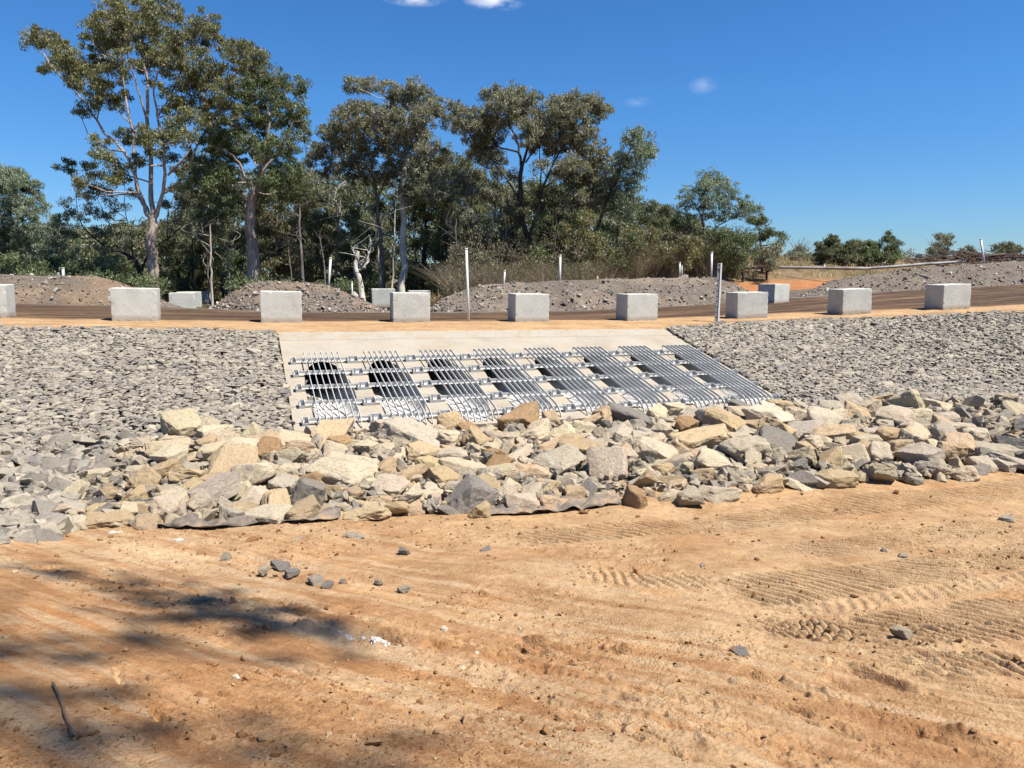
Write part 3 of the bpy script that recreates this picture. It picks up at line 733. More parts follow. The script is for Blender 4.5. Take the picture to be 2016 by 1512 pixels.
def mattress(name, s0, s1, sp, seed, label, polyb=None, smax=None):
    rg = np.random.default_rng(seed)
    sg, tg = np.meshgrid(np.arange(s0, s1, sp*1.12), np.arange(-1, 12, sp*.78))
    sg = sg+rg.uniform(-.5, .5, sg.shape)*sp; tg = tg+rg.uniform(-.5, .5, tg.shape)*sp*.8
    sg, tg = sg.ravel(), tg.ravel(); te = t_edge(sg)
    X, Y = xy(sg, tg)
    m = (tg > te-.06) & (tg < te+(6.6 if s1 < 5 else 12))
    m &= ~inpoly(X, Y, P_bould) & ~inpoly(X, Y, P_grey)
    if s1 > 5:
        tl = np.interp(sg, [st(*q)[0] for q in bould_top_r], [st(*q)[1] for q in bould_top_r]); m &= tg < tl+.15
    X, Y, sg, tg = X[m], Y[m], sg[m], tg[m]; Z = H(X, Y)+.045+.05*fbm(X*.7, Y*.7, 3, 4)+rg.uniform(-.012, .016, len(X))
    sz = sp*rg.lognormal(0, .30, len(X))*.82
    root = empty(name, (0, 0, 0)); tag(root, label, 'rock mattress', 'wire caged rock mattresses either side of the apron')
    o = new_obj('stone_filling', scatter_mesh('stone_filling', np.stack([X, Y, Z], -1), sz, (1.1, .76, .44), .2, seed, UPM, R(8), .6), M_cage, root)
    o['kind'] = 'stuff'
    # seam wires along the cage edges
    cu = []
    def seam(pts, r=.0035):
        bmw = []
        for (a, c) in zip(pts[:-1], pts[1:]): cu.append((a, c, r))
    lim = lambda s: float(t_edge(s))+6.5
    for sv in np.arange(math.ceil(s0/2)*2 + (.0 if s1 < 5 else .7), s1, 2.0):
        if s1 < 5 and sv > -.1: continue
        pts = []
        for tv in np.arange(float(t_edge(sv)), lim(sv), .5):
            x, y = xy(sv, tv); pts.append(Vector((float(x), float(y), h1(x, y)+.125+.02*math.sin(tv*7+sv))))
        seam(pts)
    for tv in (0.03, 3.1, 6.0):
        pts = []
        for sv in np.arange(s0+.2, s1-.05, .5):
            x, y = xy(sv, tv+float(t_edge(sv))); pts.append(Vector((float(x), float(y), h1(x, y)+.12+.02*math.sin(tv*7+sv*3))))
        seam(pts)
    bm = bmesh.new()
    for a, c, r in cu:
        d = (c-a); q = d.to_track_quat('Z', 'Y').to_matrix(); vs = []
        for e_ in (a, c): vs.append([bm.verts.new(e_+q@Vector((r*math.cos(k*2.094), r*math.sin(k*2.094), 0))) for k in range(3)])
        for k in range(3): bm.faces.new((vs[0][k], vs[0][(k+1) % 3], vs[1][(k+1) % 3], vs[1][k]))
    new_obj('seam_wire', bm_mesh('seam_wire', bm), M_wire, root)
mattress('rock_mattress', -15, -.06, .088, 5, 'wide sloping mattress of caged grey stones left of the apron')
mattress('rock_mattress', SW+.08, 42, .098, 6, 'wide sloping mattress of caged grey stones right of the apron')

# ------------------------------------------------------------------ boulders
def boulder_variant(seed):
    rr = random.Random(seed); bm = bmesh.new(); n = rr.choice([14, 17, 20, 24, 28])
    for i in range(n):
        v = Vector((rr.gauss(0, 1), rr.gauss(0, 1), rr.gauss(0, 1))).normalized()
        v = Vector([math.copysign(abs(c)**.52, c) for c in v])*rr.uniform(.80, 1.0)*.92; bm.verts.new(v)
    r = bmesh.ops.convex_hull(bm, input=bm.verts)
    bmesh.ops.delete(bm, geom=[e for e in r['geom_interior'] if isinstance(e, bmesh.types.BMVert)], context='VERTS')
    bmesh.ops.dissolve_limit(bm, angle_limit=R(9), verts=bm.verts, edges=bm.edges)
    bmesh.ops.bevel(bm, geom=list(bm.edges), offset=.045, segments=1, profile=.55, affect='EDGES', clamp_overlap=True)
    bmesh.ops.triangulate(bm, faces=bm.faces)
    for _ in range(3):
        bmesh.ops.subdivide_edges(bm, edges=[e for e in bm.edges if e.calc_length() > .2], cuts=1)
        bmesh.ops.triangulate(bm, faces=bm.faces)
    off = Vector((seed*3.1, seed*1.7, 0))
    for v in bm.verts:
        c = v.co; v.co = c*(1+.10*mnoise.noise(c*1.4+off)+.07*mnoise.noise(c*3.6+off)+.035*mnoise.noise(c*8+off)+.018*mnoise.noise(c*19+off))
    return bm_mesh('boulder', bm, False)
BV = [boulder_variant(i+1) for i in range(26)]
for me in BV: me.materials.append(M_boulder)
rb = np.random.default_rng(77)
bx = np.array(P_bould); lo, hi = bx.min(0), bx.max(0)
def pts_in(poly, n, rg):
    b = np.array(poly); l, h = b.min(0), b.max(0); out = []
    while len(out) < n:
        q = rg.uniform(l, h, (4000, 2)); out.extend(q[inpoly(q[:, 0], q[:, 1], poly)].tolist())
    return np.array(out[:n])
def area(poly):
    p = np.array(poly); return .5*abs(np.dot(p[:, 0], np.roll(p[:, 1], 1))-np.dot(p[:, 1], np.roll(p[:, 0], 1)))
Ab = area(P_bould)
rad = []
tot_a = 0
while tot_a < Ab*1.3:
    r = min(.52, max(.12, rb.lognormal(math.log(.20), .42))); rad.append(r); tot_a += 2.9*r*r
rad = np.sort(np.array(rad))[::-1]; nb = len(rad)
pos = pts_in(P_bould, nb, rb)
for it in range(70):
    d = pos[:, None]-pos[None]; dist = np.sqrt((d**2).sum(-1))+1e-6; want = .86*(rad[:, None]+rad[None]); ov = np.clip(want-dist, 0, None); np.fill_diagonal(ov, 0)
    mv = (d/dist[..., None]*(ov*.28)[..., None]*(rad[None, :]/(rad[:, None]+rad[None]))[..., None]).sum(1)
    new = pos+np.clip(mv, -.25, .25); ok = inpoly(new[:, 0], new[:, 1], P_bould); pos[ok] = new[ok]
gz = H(pos[:, 0], pos[:, 1])
px_size = rad/np.hypot(pos[:, 0], pos[:, 1])
vis = np.abs(pos[:, 0]) < .74*pos[:, 1]
order = np.argsort(-np.where(vis, px_size, 0)); indiv = set(order[:300].tolist())
COLS = {'cream': (.72, .60, .425), 'tan': (.67, .50, .305), 'pale grey': (.60, .52, .40), 'dark grey': (.30, .27, .235), 'rust stained': (.54, .35, .18)}
def projpx(P):
    fw = P[1]*math.cos(PITCH)-P[2]*math.sin(PITCH); up = P[1]*math.sin(PITCH)+P[2]*math.cos(PITCH); return 1008+F*P[0]/fw, 756-F*up/fw
entries = []
rest = []
for i in range(nb):
    x, y = pos[i]; r = rad[i]; px, py = projpx((x, y, gz[i]))
    right = np.clip((px-1300)/600, 0, 1)
    pr = np.array([.46*(1-.3*right), .38*(1-.2*right), .09+.26*right, .015+.06*right, .05]); pr /= pr.sum()
    if r > .24: pr = np.array([.45, .35, .14+.2*right, .01, .05]); pr /= pr.sum()
    if r < .17: pr = np.array([.3, .24, .30, .11, .05])
    cname = list(COLS)[rb.choice(5, p=pr)]
    shp = rb.choice(['flat', 'long', 'blocky', 'rounded'], p=[.22, .23, .38, .17])
    dm = {'flat': (1.25, 1.0, .48), 'long': (1.5, .8, .6), 'blocky': (1.0, .95, .72), 'rounded': (1.05, 1.0, .66)}[shp]
    dm = np.array(dm)*rb.uniform(.88, 1.14, 3)*r
    lift = dm[2]*.30+rb.uniform(-.08, .10)+(.05 if r > .3 else 0)
    yaw = rb.uniform(-math.pi, math.pi); tx, ty = rb.normal(0, .24, 2)
    if i in indiv: entries.append((i, x, y, gz[i]+lift, dm, yaw, tx, ty, cname, shp, r, px, py))
    else: rest.append((x, y, gz[i]+lift*.8, r))
# a few hand placed large stones seen in the photograph: px, py(centre), width px, height px, colour, shape
HAND = [(392, 868, 70, 50, 'tan', 'blocky'), (420, 885, 80, 50, 'cream', 'rounded'), (185, 930, 74, 44, 'cream', 'flat'), (250, 972, 74, 50, 'tan', 'blocky'),
        (565, 858, 52, 30, 'rust stained', 'blocky'), (662, 867, 66, 44, 'rust stained', 'blocky'), (570, 895, 66, 60, 'cream', 'rounded'), (400, 945, 66, 40, 'tan', 'flat'),
        (480, 960, 58, 60, 'cream', 'blocky'), (525, 1012, 120, 44, 'cream', 'flat'), (215, 1022, 130, 40, 'tan', 'flat'), (1033, 850, 34, 26, 'tan', 'blocky'),
        (1080, 876, 74, 44, 'tan', 'blocky'), (1135, 882, 100, 52, 'tan', 'flat'), (1235, 968, 92, 62, 'rust stained', 'long'), (1027, 984, 82, 62, 'cream', 'blocky'),
        (938, 1000, 62, 48, 'tan', 'blocky'), (1040, 925, 92, 50, 'tan', 'flat'), (1510, 945, 80, 48, 'tan', 'blocky'), (1650, 938, 84, 48, 'tan', 'rounded'),
        (1420, 965, 92, 40, 'cream', 'flat'), (1575, 812, 80, 36, 'cream', 'blocky'), (1290, 1000, 10, 10, 'tan', 'flat'), (890, 910, 74, 40, 'tan', 'long'), (1360, 972, 70, 46, 'pale grey', 'blocky')]
hand = []
for (px, py, wpx, hpx, cn_, sh) in HAND:
    if wpx < 20: continue
    P = on_ground(px, py+hpx*.42); D = P.y*math.cos(PITCH)-P.z*math.sin(PITCH); sc = D/F
    wv, hv = wpx*sc/2, hpx*sc/2
    dm = np.array((wv*1.05, wv*(.8 if sh != 'long' else .6), max(hv*.95, .12)))
    hand.append((-1, P.x, P.y+dm[1]*.35, P.z+dm[2]*.42, dm, rb.uniform(-.35, .35) if sh != 'long' else -.6, rb.normal(0, .1), rb.normal(0, .1), cn_, sh, wv, px, py))
# drop random boulders buried by hand placed ones
keepE = [e for e in entries if all((e[1]-h[1])**2+(e[2]-h[2])**2 > (.55*(e[10]+h[10]))**2 for h in hand)]
entries = (hand+keepE)[:300]
def zone_word(px): 
    edges_ = [(300, 'at left end of pile'), (560, 'left of apron foot'), (720, 'below first rack'), (850, 'below second rack'), (980, 'below third rack'), (1110, 'below fourth rack'), (1230, 'below fifth rack'), (1340, 'below sixth rack'), (1440, 'below seventh rack'), (1550, 'below eighth rack'), (1700, 'right of apron foot'), (1860, 'under right mattress'), (9999, 'at right end of pile')]
    for e, wd in edges_:
        if px < e: return wd
def row_word(x, y):
    s, t = st(x, y); tt = float(t_toe(s)); tb = 6.4 if s < SW else float(np.interp(s, [st(*q)[0] for q in bould_top_r], [st(*q)[1] for q in bould_top_r]))
    q = (t-tb)/(tt-tb)
    return 'top row' if q < .22 else ('upper middle' if q < .5 else ('lower middle' if q < .78 else 'toe row'))
groups = {}
for e in entries:
    r = e[10]; szw = 'huge' if r > .42 else ('large' if r > .32 else ('medium' if r > .23 else 'small'))
    key = (szw, e[9], e[8], zone_word(e[11]), row_word(e[1], e[2])); groups.setdefault(key, []).append(e)
ordw = ['leftmost', 'second from left', 'third from left', 'fourth from left', 'fifth from left', 'sixth from left', 'seventh from left', 'eighth from left']
for key, es in groups.items():
    es.sort(key=lambda e: e[11])
    for n, e in enumerate(es):
        (i, x, y, z, dm, yaw, tx, ty, cn_, sh, r, px, py) = e
        o = bpy.data.objects.new('boulder', BV[int(rb.integers(len(BV)))]); COL.objects.link(o)
        o.location = (x, y, z); o.scale = tuple(dm); o.rotation_euler = (tx, ty, yaw)
        c = np.array(COLS[cn_])*rb.uniform(.86, 1.14)*np.array([1, rb.uniform(.97, 1.02), rb.uniform(.92, 1.04)]); o.color = (*c, 1)
        lab = f'{key[0]} {sh} {cn_} boulder, {key[4]}, {key[3]}'
        if len(es) > 1: lab += ', '+ordw[min(n, 7)]
        tag(o, lab, 'boulder', 'boulders of the rock pile below the apron')
rest = np.array(rest); rg = np.random.default_rng(3)
Pp = rest[:, :3]
fillp = pts_in(P_bould, 5200, rg); fz = H(fillp[:, 0], fillp[:, 1])+rg.uniform(-.02, .12, len(fillp))
allP = np.concatenate([Pp, np.column_stack([fillp, fz])]); allS = np.concatenate([rest[:, 3]*.95, rg.lognormal(math.log(.07), .4, len(fillp))])
tag(new_obj('small_riprap', scatter_mesh('small_riprap', allP, allS, (1.15, .95, .7), .5, 9), M_fill), 'smaller stones packed between and behind the boulders of the pile', 'stones', kind='stuff')
gp = pts_in(P_grey, 1500, rg); gz2 = H(gp[:, 0], gp[:, 1])+rg.uniform(0, .10, len(gp))
tag(new_obj('loose_stones', scatter_mesh('loose_stones', np.column_stack([gp, gz2]), rg.lognormal(math.log(.125), .32, len(gp)), (1.1, .85, .6), .4, 10), M_cage), 'loose mid-size grey stones spilling down left of the boulder pile', 'stones', kind='stuff')

# stones lying on the dirt
LS = [(443, 1092, 24, 20, 'pale grey', 'pale angular stone lying on the dirt, left of the stone cluster'), (520, 1118, 22, 18, 'cream', 'small cream stone in the cluster on the dirt left of centre'),
      (552, 1108, 38, 16, 'dark grey', 'dark flat stone at the back of the stone cluster on the dirt'), (574, 1124, 36, 16, 'dark grey', 'dark stone in the middle of the cluster on the dirt'),
      (622, 1138, 34, 22, 'pale grey', 'pale grey stone right of the dark ones on the dirt'), (645, 1148, 30, 16, 'dark grey', 'bluish grey stone at the front of the cluster on the dirt'),
      (675, 1142, 14, 10, 'dark grey', 'little dark stone at the right of the cluster'), (797, 1081, 24, 14, 'dark grey', 'dark grey stone on the dirt below the boulder pile, centre left'),
      (748, 1141, 20, 12, 'pale grey', 'pale stone by the shallow red hollow'), (795, 1158, 28, 10, 'pale grey', 'flat pale sliver of stone on the dirt, centre left'),
      (956, 1079, 22, 9, 'dark grey', 'flat dark stone on the dirt, centre'), (1456, 1284, 46, 28, 'dark grey', 'dark pointed stone alone on the dirt, right of centre'),
      (1776, 1242, 38, 22, 'cream', 'pale flat stone on the tyre marked dirt at right'), (1778, 1093, 24, 10, 'pale grey', 'flat pale stone on the dirt at upper right'),
      (1980, 1019, 30, 12, 'pale grey', 'brown grey stones by the right edge of the dirt'), (1382, 1111, 14, 14, 'pale grey', 'small upright pale stone on the dirt, right of centre'),
      (1740, 1083, 12, 10, 'dark grey', 'tiny dark stone above the flat pale one at right'), (700, 1022+30, 40, 14, 'pale grey', 'flat grey stone half in the dirt at the foot of the pile'),
      (585, 1028+32, 22, 10, 'cream', 'small cream stone at the foot of the pile, left of centre')]
for k, (px, py, wpx, hpx, cn_, lab) in enumerate(LS):
    P = on_ground(px, py+hpx*.4); D = P.y*math.cos(PITCH)-P.z*math.sin(PITCH); sc = D/F; wv = wpx*sc/2; hv = max(hpx*sc*.5, wv*.3)
    o = bpy.data.objects.new('loose_rock', BV[(k*5+3) % len(BV)]); COL.objects.link(o); o.location = (P.x, P.y, P.z+hv*.35); o.scale = (wv*1.25, wv*.95, hv*1.2); o.rotation_euler = (.1, -.1, k*1.3)
    o.color = (*(np.array(COLS[cn_])*(1.0 if cn_ != 'dark grey' else 1.25)), 1); tag(o, lab, 'stone', 'loose stones lying on the dirt')
# clods and pebbles
n = 70000
yy_ = 1.6*np.exp(rg.uniform(0, math.log(12.5/1.6), n)); xx_ = yy_*rg.uniform(-.95, .95, n)
s_, t_ = st(xx_, yy_); dens = sstep(-.08, .26, fbm(xx_*.8+3, yy_*.8, 3, 21))*.8+.12
mk = (t_ > t_toe(s_)+.1) & (rg.random(n) < dens*.27); xx_, yy_ = xx_[mk], yy_[mk]
dz, _ = fg_detail(xx_, yy_); zz_ = H(xx_, yy_)+dz
sz = rg.lognormal(math.log(.0065), .6, len(xx_)).clip(.0035, .045)*(.6+.09*yy_)
tag(new_obj('dirt_clods', scatter_mesh('dirt_clods', np.column_stack([xx_, yy_, zz_+sz*.25]), sz, (1.1, 1, .75), .5, 12), M_clod), 'loose clods and pebbles strewn over the orange dirt', 'clods', kind='stuff')
# white crushed patches
M_chalk, t, b = mat('pale_crushed_rock', (.62, .58, .52), .95)
for (px, py, wpx, lab) in [(680, 1252, 40, 'white crushed stone patch on the dirt, left one of two'), (748, 1264, 50, 'white crushed stone patch on the dirt, right one of two'), (352, 1065, 18, 'small white crumb patch near the fabric edge'), (225, 1052, 22, 'white crumbs near the toe of the pile at far left')]:
    P = on_ground(px, py); D = P.y; wv = wpx*D/F/2; k = 60
    q = rg.normal(0, .45, (k, 2))*np.array([wv, wv*.55])+np.array([P.x, P.y]); dz, _ = fg_detail(q[:, 0], q[:, 1])
    tag(new_obj('crushed_stone', scatter_mesh('crushed_stone', np.column_stack([q, H(q[:, 0], q[:, 1])+dz+.004]), rg.uniform(.008, .022, k), (1.2, 1, .6), .3, int(px)), M_chalk), lab, 'crushed stone', 'white crushed patches on the dirt')
# stick lying in the lower left
A = on_ground(105, 1352); B = on_ground(146, 1458)
bm = bmesh.new(); Ls = (B-A).length
prev = None
for i in range(9):
    f = i/8; c = Vector((.004*math.sin(f*5), .004*math.sin(f*7+1), f*Ls)); r_ = .008*(1-.25*f)
    vs = [bm.verts.new(c+Vector((r_*math.cos(k*math.pi/4), r_*math.sin(k*math.pi/4), 0))) for k in range(8)]
    if prev: [bm.faces.new((prev[k], prev[(k+1) % 8], vs[(k+1) % 8], vs[k])) for k in range(8)]
    prev = vs
stk = new_obj('stick', bm_mesh('stick', bm, True), M_wood, None, A+Vector((0, 0, .018))); stk.rotation_euler = (B-A).to_track_quat('Z', 'Y').to_euler(); tag(stk, 'thin brown stick lying on the dirt in the lower left', 'stick')
# geotextile edges
def cloth(pxs, wid, label, seed):
    pts = [on_ground(*p) for p in pxs]; L = []; n = 90
    seg = [0]
    for a, c in zip(pts[:-1], pts[1:]): seg.append(seg[-1]+(c-a).length)
    rows = []
    for i in range(n):
        f = seg[-1]*i/(n-1); x = np.interp(f, seg, [p.x for p in pts]); y = np.interp(f, seg, [p.y for p in pts])
        row = []
        for j in range(12):
            g_ = j/11; yy2 = y+.28-(g_*(wid+.28)+.10*float(fbm(np.array([f*1.4]), np.array([g_*.6]), 3, seed)[0]))
            hgt = .02*(1-g_)+.26*abs(float(fbm(np.array([f*2.6+g_]), np.array([g_*1.5]), 3, seed+3)[0]))*(1-.4*g_)+.03
            row.append((x+.06*g_, yy2, h1(x, yy2)+hgt))
        rows.append(row)
    Vc = np.array(rows).reshape(-1, 3); me = np_mesh('geotextile', Vc, grid_faces(n, 12), True)
    o = new_obj('geotextile_sheet', me, M_geo); md = o.modifiers.new('thick', 'SOLIDIFY'); md.thickness = .006
    tag(o, label, 'fabric', 'grey fabric edges under the rock pile')
cloth([(290, 1036), (420, 1040), (530, 1034), (600, 1030), (665, 1022)], .10, 'rumpled grey fabric edge at the toe of the pile, left of centre', 1)
cloth([(955, 1016), (1040, 1012), (1130, 1004), (1215, 994)], .06, 'folded grey fabric strip at the toe of the pile, right of centre', 2)

# ------------------------------------------------------------------ rubble heaps behind the road
M_heap = make_dirt('heap_soil', 30, .05)
def heap(crest, D0, D1, label, hcol, seed, stones):
    xs = [c[0] for c in crest]; n = int((xs[-1]-xs[0])/4)
    root = empty('rubble_heap'); tag(root, label, 'rubble heap', 'rubble heaps along the far side of the road')
    rows = []; cols = []; nc = 34
    cpts = []
    for i in range(n+1):
        f = i/n; px = xs[0]+(xs[-1]-xs[0])*f; py = float(np.interp(px, xs, [c[1] for c in crest])); D = D0+(D1-D0)*f
        cpts.append(at_depth(px, py, D))
    cp = np.array([c[:] for c in cpts]); k = 3
    tang = np.array([UH]*len(cp)); base = H(cp[:, 0], cp[:, 1])
    hh = np.maximum(cp[:, 2]-base, .05)
    c_ = np.linspace(-1, 1, nc)
    W = hh[:, None]*1.55+.35
    ox = -NH[0]*c_[None]*W; oy = -NH[1]*c_[None]*W
    X = cp[:, 0:1]+ox; Y = cp[:, 1:2]+oy; gb = H(X, Y)-.12
    prof = 1-np.abs(c_)**1.25; prof = prof[None]
    Z = gb+(cp[:, 2:3]-gb)*np.clip(prof, 0, 1)
    nz = .22*fbm(X*.9, Y*.9+Z, 4, seed)+.07*fbm(X*4, Y*4+Z*2, 3, seed+2); Z = Z+nz*(prof > .02)*np.minimum(1, hh[:, None])*(.35+.65*np.clip(np.abs(c_)*3, 0, 1))
    gy = np.array([.20, .175, .15]); bn = np.array(hcol)
    mixk = sstep(-.15, .2, fbm(X*.5, Z*1.2+Y*.3, 4, seed+5)+.25*(1-prof)*0)
    col = lerp(bn+np.zeros(X.shape+(3,)), gy, mixk*.75)
    me = np_mesh('soil', np.stack([X, Y, Z], -1).reshape(-1, 3), grid_faces(n+1, nc)[:, ::-1], True, col.reshape(-1, 3)); new_obj('soil', me, M_heap, root)
    rg = np.random.default_rng(seed); ns = int(stones*n/100)
    ii = rg.integers(0, n+1, ns); jj = rg.uniform(0, 1, ns)**.8; jf = .5+jj*.5; jc = np.clip((jf*(nc-1)).astype(int), 0, nc-1)
    Q = np.stack([X[ii, jc], Y[ii, jc], Z[ii, jc]], -1)+rg.uniform(-.06, .06, (ns, 3))*np.array([1.5, 1.5, .3])
    sz = rg.lognormal(math.log(.032), .6, ns).clip(.015, .24)
    o = new_obj('stones', scatter_mesh('stones', Q, sz, (1.2, .9, .65), .6, seed), M_rub, root); o['kind'] = 'stuff'
heap([(-160, 536), (0, 540), (60, 543), (120, 542), (190, 545), (235, 556), (270, 566), (310, 584), (350, 602), (380, 611)], 31.0, 32.5, 'brown earthy heap at far left beside the tall tree', (.29, .215, .155), 201, 900)
heap([(405, 611), (455, 580), (500, 553), (530, 551), (590, 556), (640, 560), (700, 584), (745, 603), (780, 620)], 31.0, 32.5, 'stony heap behind the block with the bright top', (.265, .205, .155), 202, 2600)
heap([(830, 620), (870, 588), (920, 567), (960, 560), (1050, 556), (1130, 552), (1250, 548), (1330, 546), (1400, 545), (1440, 557), (1490, 580), (1530, 602)], 33.0, 40.0, 'long grey heap behind the blocks at centre, ending at the orange bank', (.28, .23, .185), 203, 1500)
heap([(1535, 606), (1580, 578), (1640, 550), (1700, 541), (1800, 528), (1900, 520), (2016, 513), (2160, 503)], 40.0, 52.0, 'grey stony heap at far right under the brush pile', (.23, .195, .16), 204, 2000)

# long pipe lying on the bank at right
def tube(name, pts, rads, m, parent=None, n=8, smooth=True):
    V, Fq = [], []; base = 0
    for i, p in enumerate(pts):
        a = pts[max(0, i-1)]; c = pts[min(len(pts)-1, i+1)]; q = (Vector(c)-Vector(a)).to_track_quat('Z', 'Y').to_matrix()
        for k in range(n):
            V.append(Vector(p)+q@Vector((rads[i]*math.cos(2*math.pi*k/n), rads[i]*math.sin(2*math.pi*k/n), 0)))
    for i in range(len(pts)-1):
        for k in range(n): Fq.append((i*n+k, i*n+(k+1) % n, (i+1)*n+(k+1) % n, (i+1)*n+k))
    return new_obj(name, np_mesh(name, np.array([v[:] for v in V]), np.array(Fq), smooth), m, parent)
pp = [(1395, 531, 52), (1450, 529, 52), (1510, 526, 52), (1570, 527, 51), (1640, 528, 50), (1700, 529, 50), (1760, 525, 50), (1820, 520, 50), (1900, 515, 51)]
o = tube('long_pipe', [at_depth(*p) for p in pp], [.10]*len(pp), M_polyp); tag(o, 'long grey pipe lying along the bank behind the right heap', 'pipe')

# ------------------------------------------------------------------ trees
def leaf_mat(name, stops):
    m, t, b = mat(name, rough=.55, spec=.35)
    cc = ramp(t, island(t), stops)
    n1 = noise(t, coord(t), .55, 4, .6); cc = mix(t, 1, cc, ramp(t, n1, [(.3, g3(.68)), (.7, g3(1.35))]), 'MULTIPLY')
    cc = mix(t, 1, cc, (1.55, 1.53, 1.5), 'MULTIPLY')
    t.links.new(cc, b.inputs['Base Color'])
    tr = t.nodes.new('ShaderNodeBsdfTranslucent'); t.links.new(mix(t, 1, cc, (1.1, 1.2, .6), 'MULTIPLY'), tr.inputs['Color'])
    ms = t.nodes.new('ShaderNodeMixShader'); ms.inputs[0].default_value = .3
    t.links.new(b.outputs[0], ms.inputs[1]); t.links.new(tr.outputs[0], ms.inputs[2]); t.links.new(ms.outputs[0], t.nodes['Material Output'].inputs['Surface'])
    return m
LM = {'olive': leaf_mat('olive_leaves', [(0, (.050, .054, .024)), (.5, (.094, .097, .044)), (1, (.165, .160, .085))]),
      'dark': leaf_mat('dark_leaves', [(0, (.036, .042, .024)), (.5, (.074, .080, .046)), (1, (.14, .145, .088))]),
      'green': leaf_mat('green_leaves', [(0, (.036, .050, .022)), (.5, (.072, .088, .040)), (1, (.125, .14, .075))]),
      'bluish': leaf_mat('bluish_leaves', [(0, (.060, .080, .055)), (.5, (.11, .135, .095)), (1, (.19, .215, .16))]),
      'grey': leaf_mat('grey_leaves', [(0, (.062, .064, .045)), (.5, (.115, .115, .082)), (1, (.20, .195, .15))]),
      'dry': leaf_mat('dry_leaves', [(0, (.05, .042, .028)), (.5, (.098, .082, .054)), (1, (.165, .14, .095))]),
      'mixed': leaf_mat('mixed_leaves', [(0, (.06, .05, .028)), (.45, (.095, .10, .048)), (.8, (.14, .13, .075)), (1, (.21, .17, .10))])}
def bark_mat(name, a, b_, c_, sc=1.0):
    m, t, b = mat(name, rough=.85, spec=.2); c = coord(t, (3*sc, 3*sc, .55*sc))
    cc = ramp(t, noise(t, c, 1.6, 8, .7, .8), [(.32, a), (.5, b_), (.68, c_)]); t.links.new(cc, b.inputs['Base Color']); bump(t, b, noise(t, c, 8, 5, .7), .04, .6); return m
BK = {'pale': bark_mat('pale_bark', (.28, .21, .17), (.48, .41, .35), (.60, .55, .49)), 'white': bark_mat('white_bark', (.30, .27, .23), (.66, .62, .55), (.80, .77, .70)),
      'dark': bark_mat('dark_bark', (.03, .024, .02), (.06, .048, .04), (.11, .09, .075)), 'grey': bark_mat('grey_bark', (.09, .075, .062), (.19, .165, .145), (.30, .27, .24)),
      'pink': bark_mat('pinkish_bark', (.20, .14, .115), (.42, .33, .275), (.60, .54, .48))}
class Wood:
    def __init__(s): s.V = []; s.F = []; s.pts = []
    def limb(s, pts, r0, r1, n=7, wob=.0, sub=4, store=True, rg=None):
        P = [Vector(p) for p in pts]; Q = []
        for i in range(len(P)-1):
            p0 = P[max(0, i-1)]; p1 = P[i]; p2 = P[i+1]; p3 = P[min(len(P)-1, i+2)]
            for k in range(sub):
                t = k/sub; Q.append(.5*((2*p1)+(-p0+p2)*t+(2*p0-5*p1+4*p2-p3)*t*t+(-p0+3*p1-3*p2+p3)*t**3))
        Q.append(P[-1]); m = len(Q)
        if wob: 
            for i in range(1, m-1): Q[i] = Q[i]+Vector((rg.normal(0, wob), rg.normal(0, wob), rg.normal(0, wob)))
        base = len(s.V)
        for i, q in enumerate(Q):
            d = Q[min(m-1, i+1)]-Q[max(0, i-1)]; mt = d.to_track_quat('Z', 'Y').to_matrix(); f = i/(m-1); r = r0+(r1-r0)*f
            for k in range(n): s.V.append(q+mt@Vector((r*math.cos(2*math.pi*k/n), r*math.sin(2*math.pi*k/n), 0)))
            if store: s.pts.append((q, r))
        for i in range(m-1):
            for k in range(n): s.F.append((base+i*n+k, base+i*n+(k+1) % n, base+(i+1)*n+(k+1) % n, base+(i+1)*n+k))
    def mesh(s, name): return np_mesh(name, np.array([v[:] for v in s.V]), np.array(s.F), True)
def leaves(centers, radii, per, L, Wd, rg, droop=.7):
    """many narrow quads spread round each clump centre"""
    n = sum(per); c = np.repeat(centers, per, axis=0); r = np.repeat(radii, per)
    d = rg.normal(0, 1, (n, 3)); d /= np.linalg.norm(d, axis=1, keepdims=True); rr = rg.uniform(0, 1, n)**.5
    P = c+d*(r*rr)[:, None]*np.array([1, 1, .72])
    a = rg.normal(0, 1, (n, 3)); a[:, 2] -= droop*1.6; a /= np.linalg.norm(a, axis=1, keepdims=True)
    b = np.cross(a, rg.normal(0, 1, (n, 3))); b /= np.linalg.norm(b, axis=1, keepdims=True)
    l = L*rg.uniform(.6, 1.35, n)[:, None]; w_ = Wd*rg.uniform(.6, 1.3, n)[:, None]
    V = np.stack([P-a*l*.5, P+b*w_*.5, P+a*l*.5, P-b*w_*.5], 1).reshape(-1, 3)
    return V, np.arange(4*n).reshape(-1, 4)
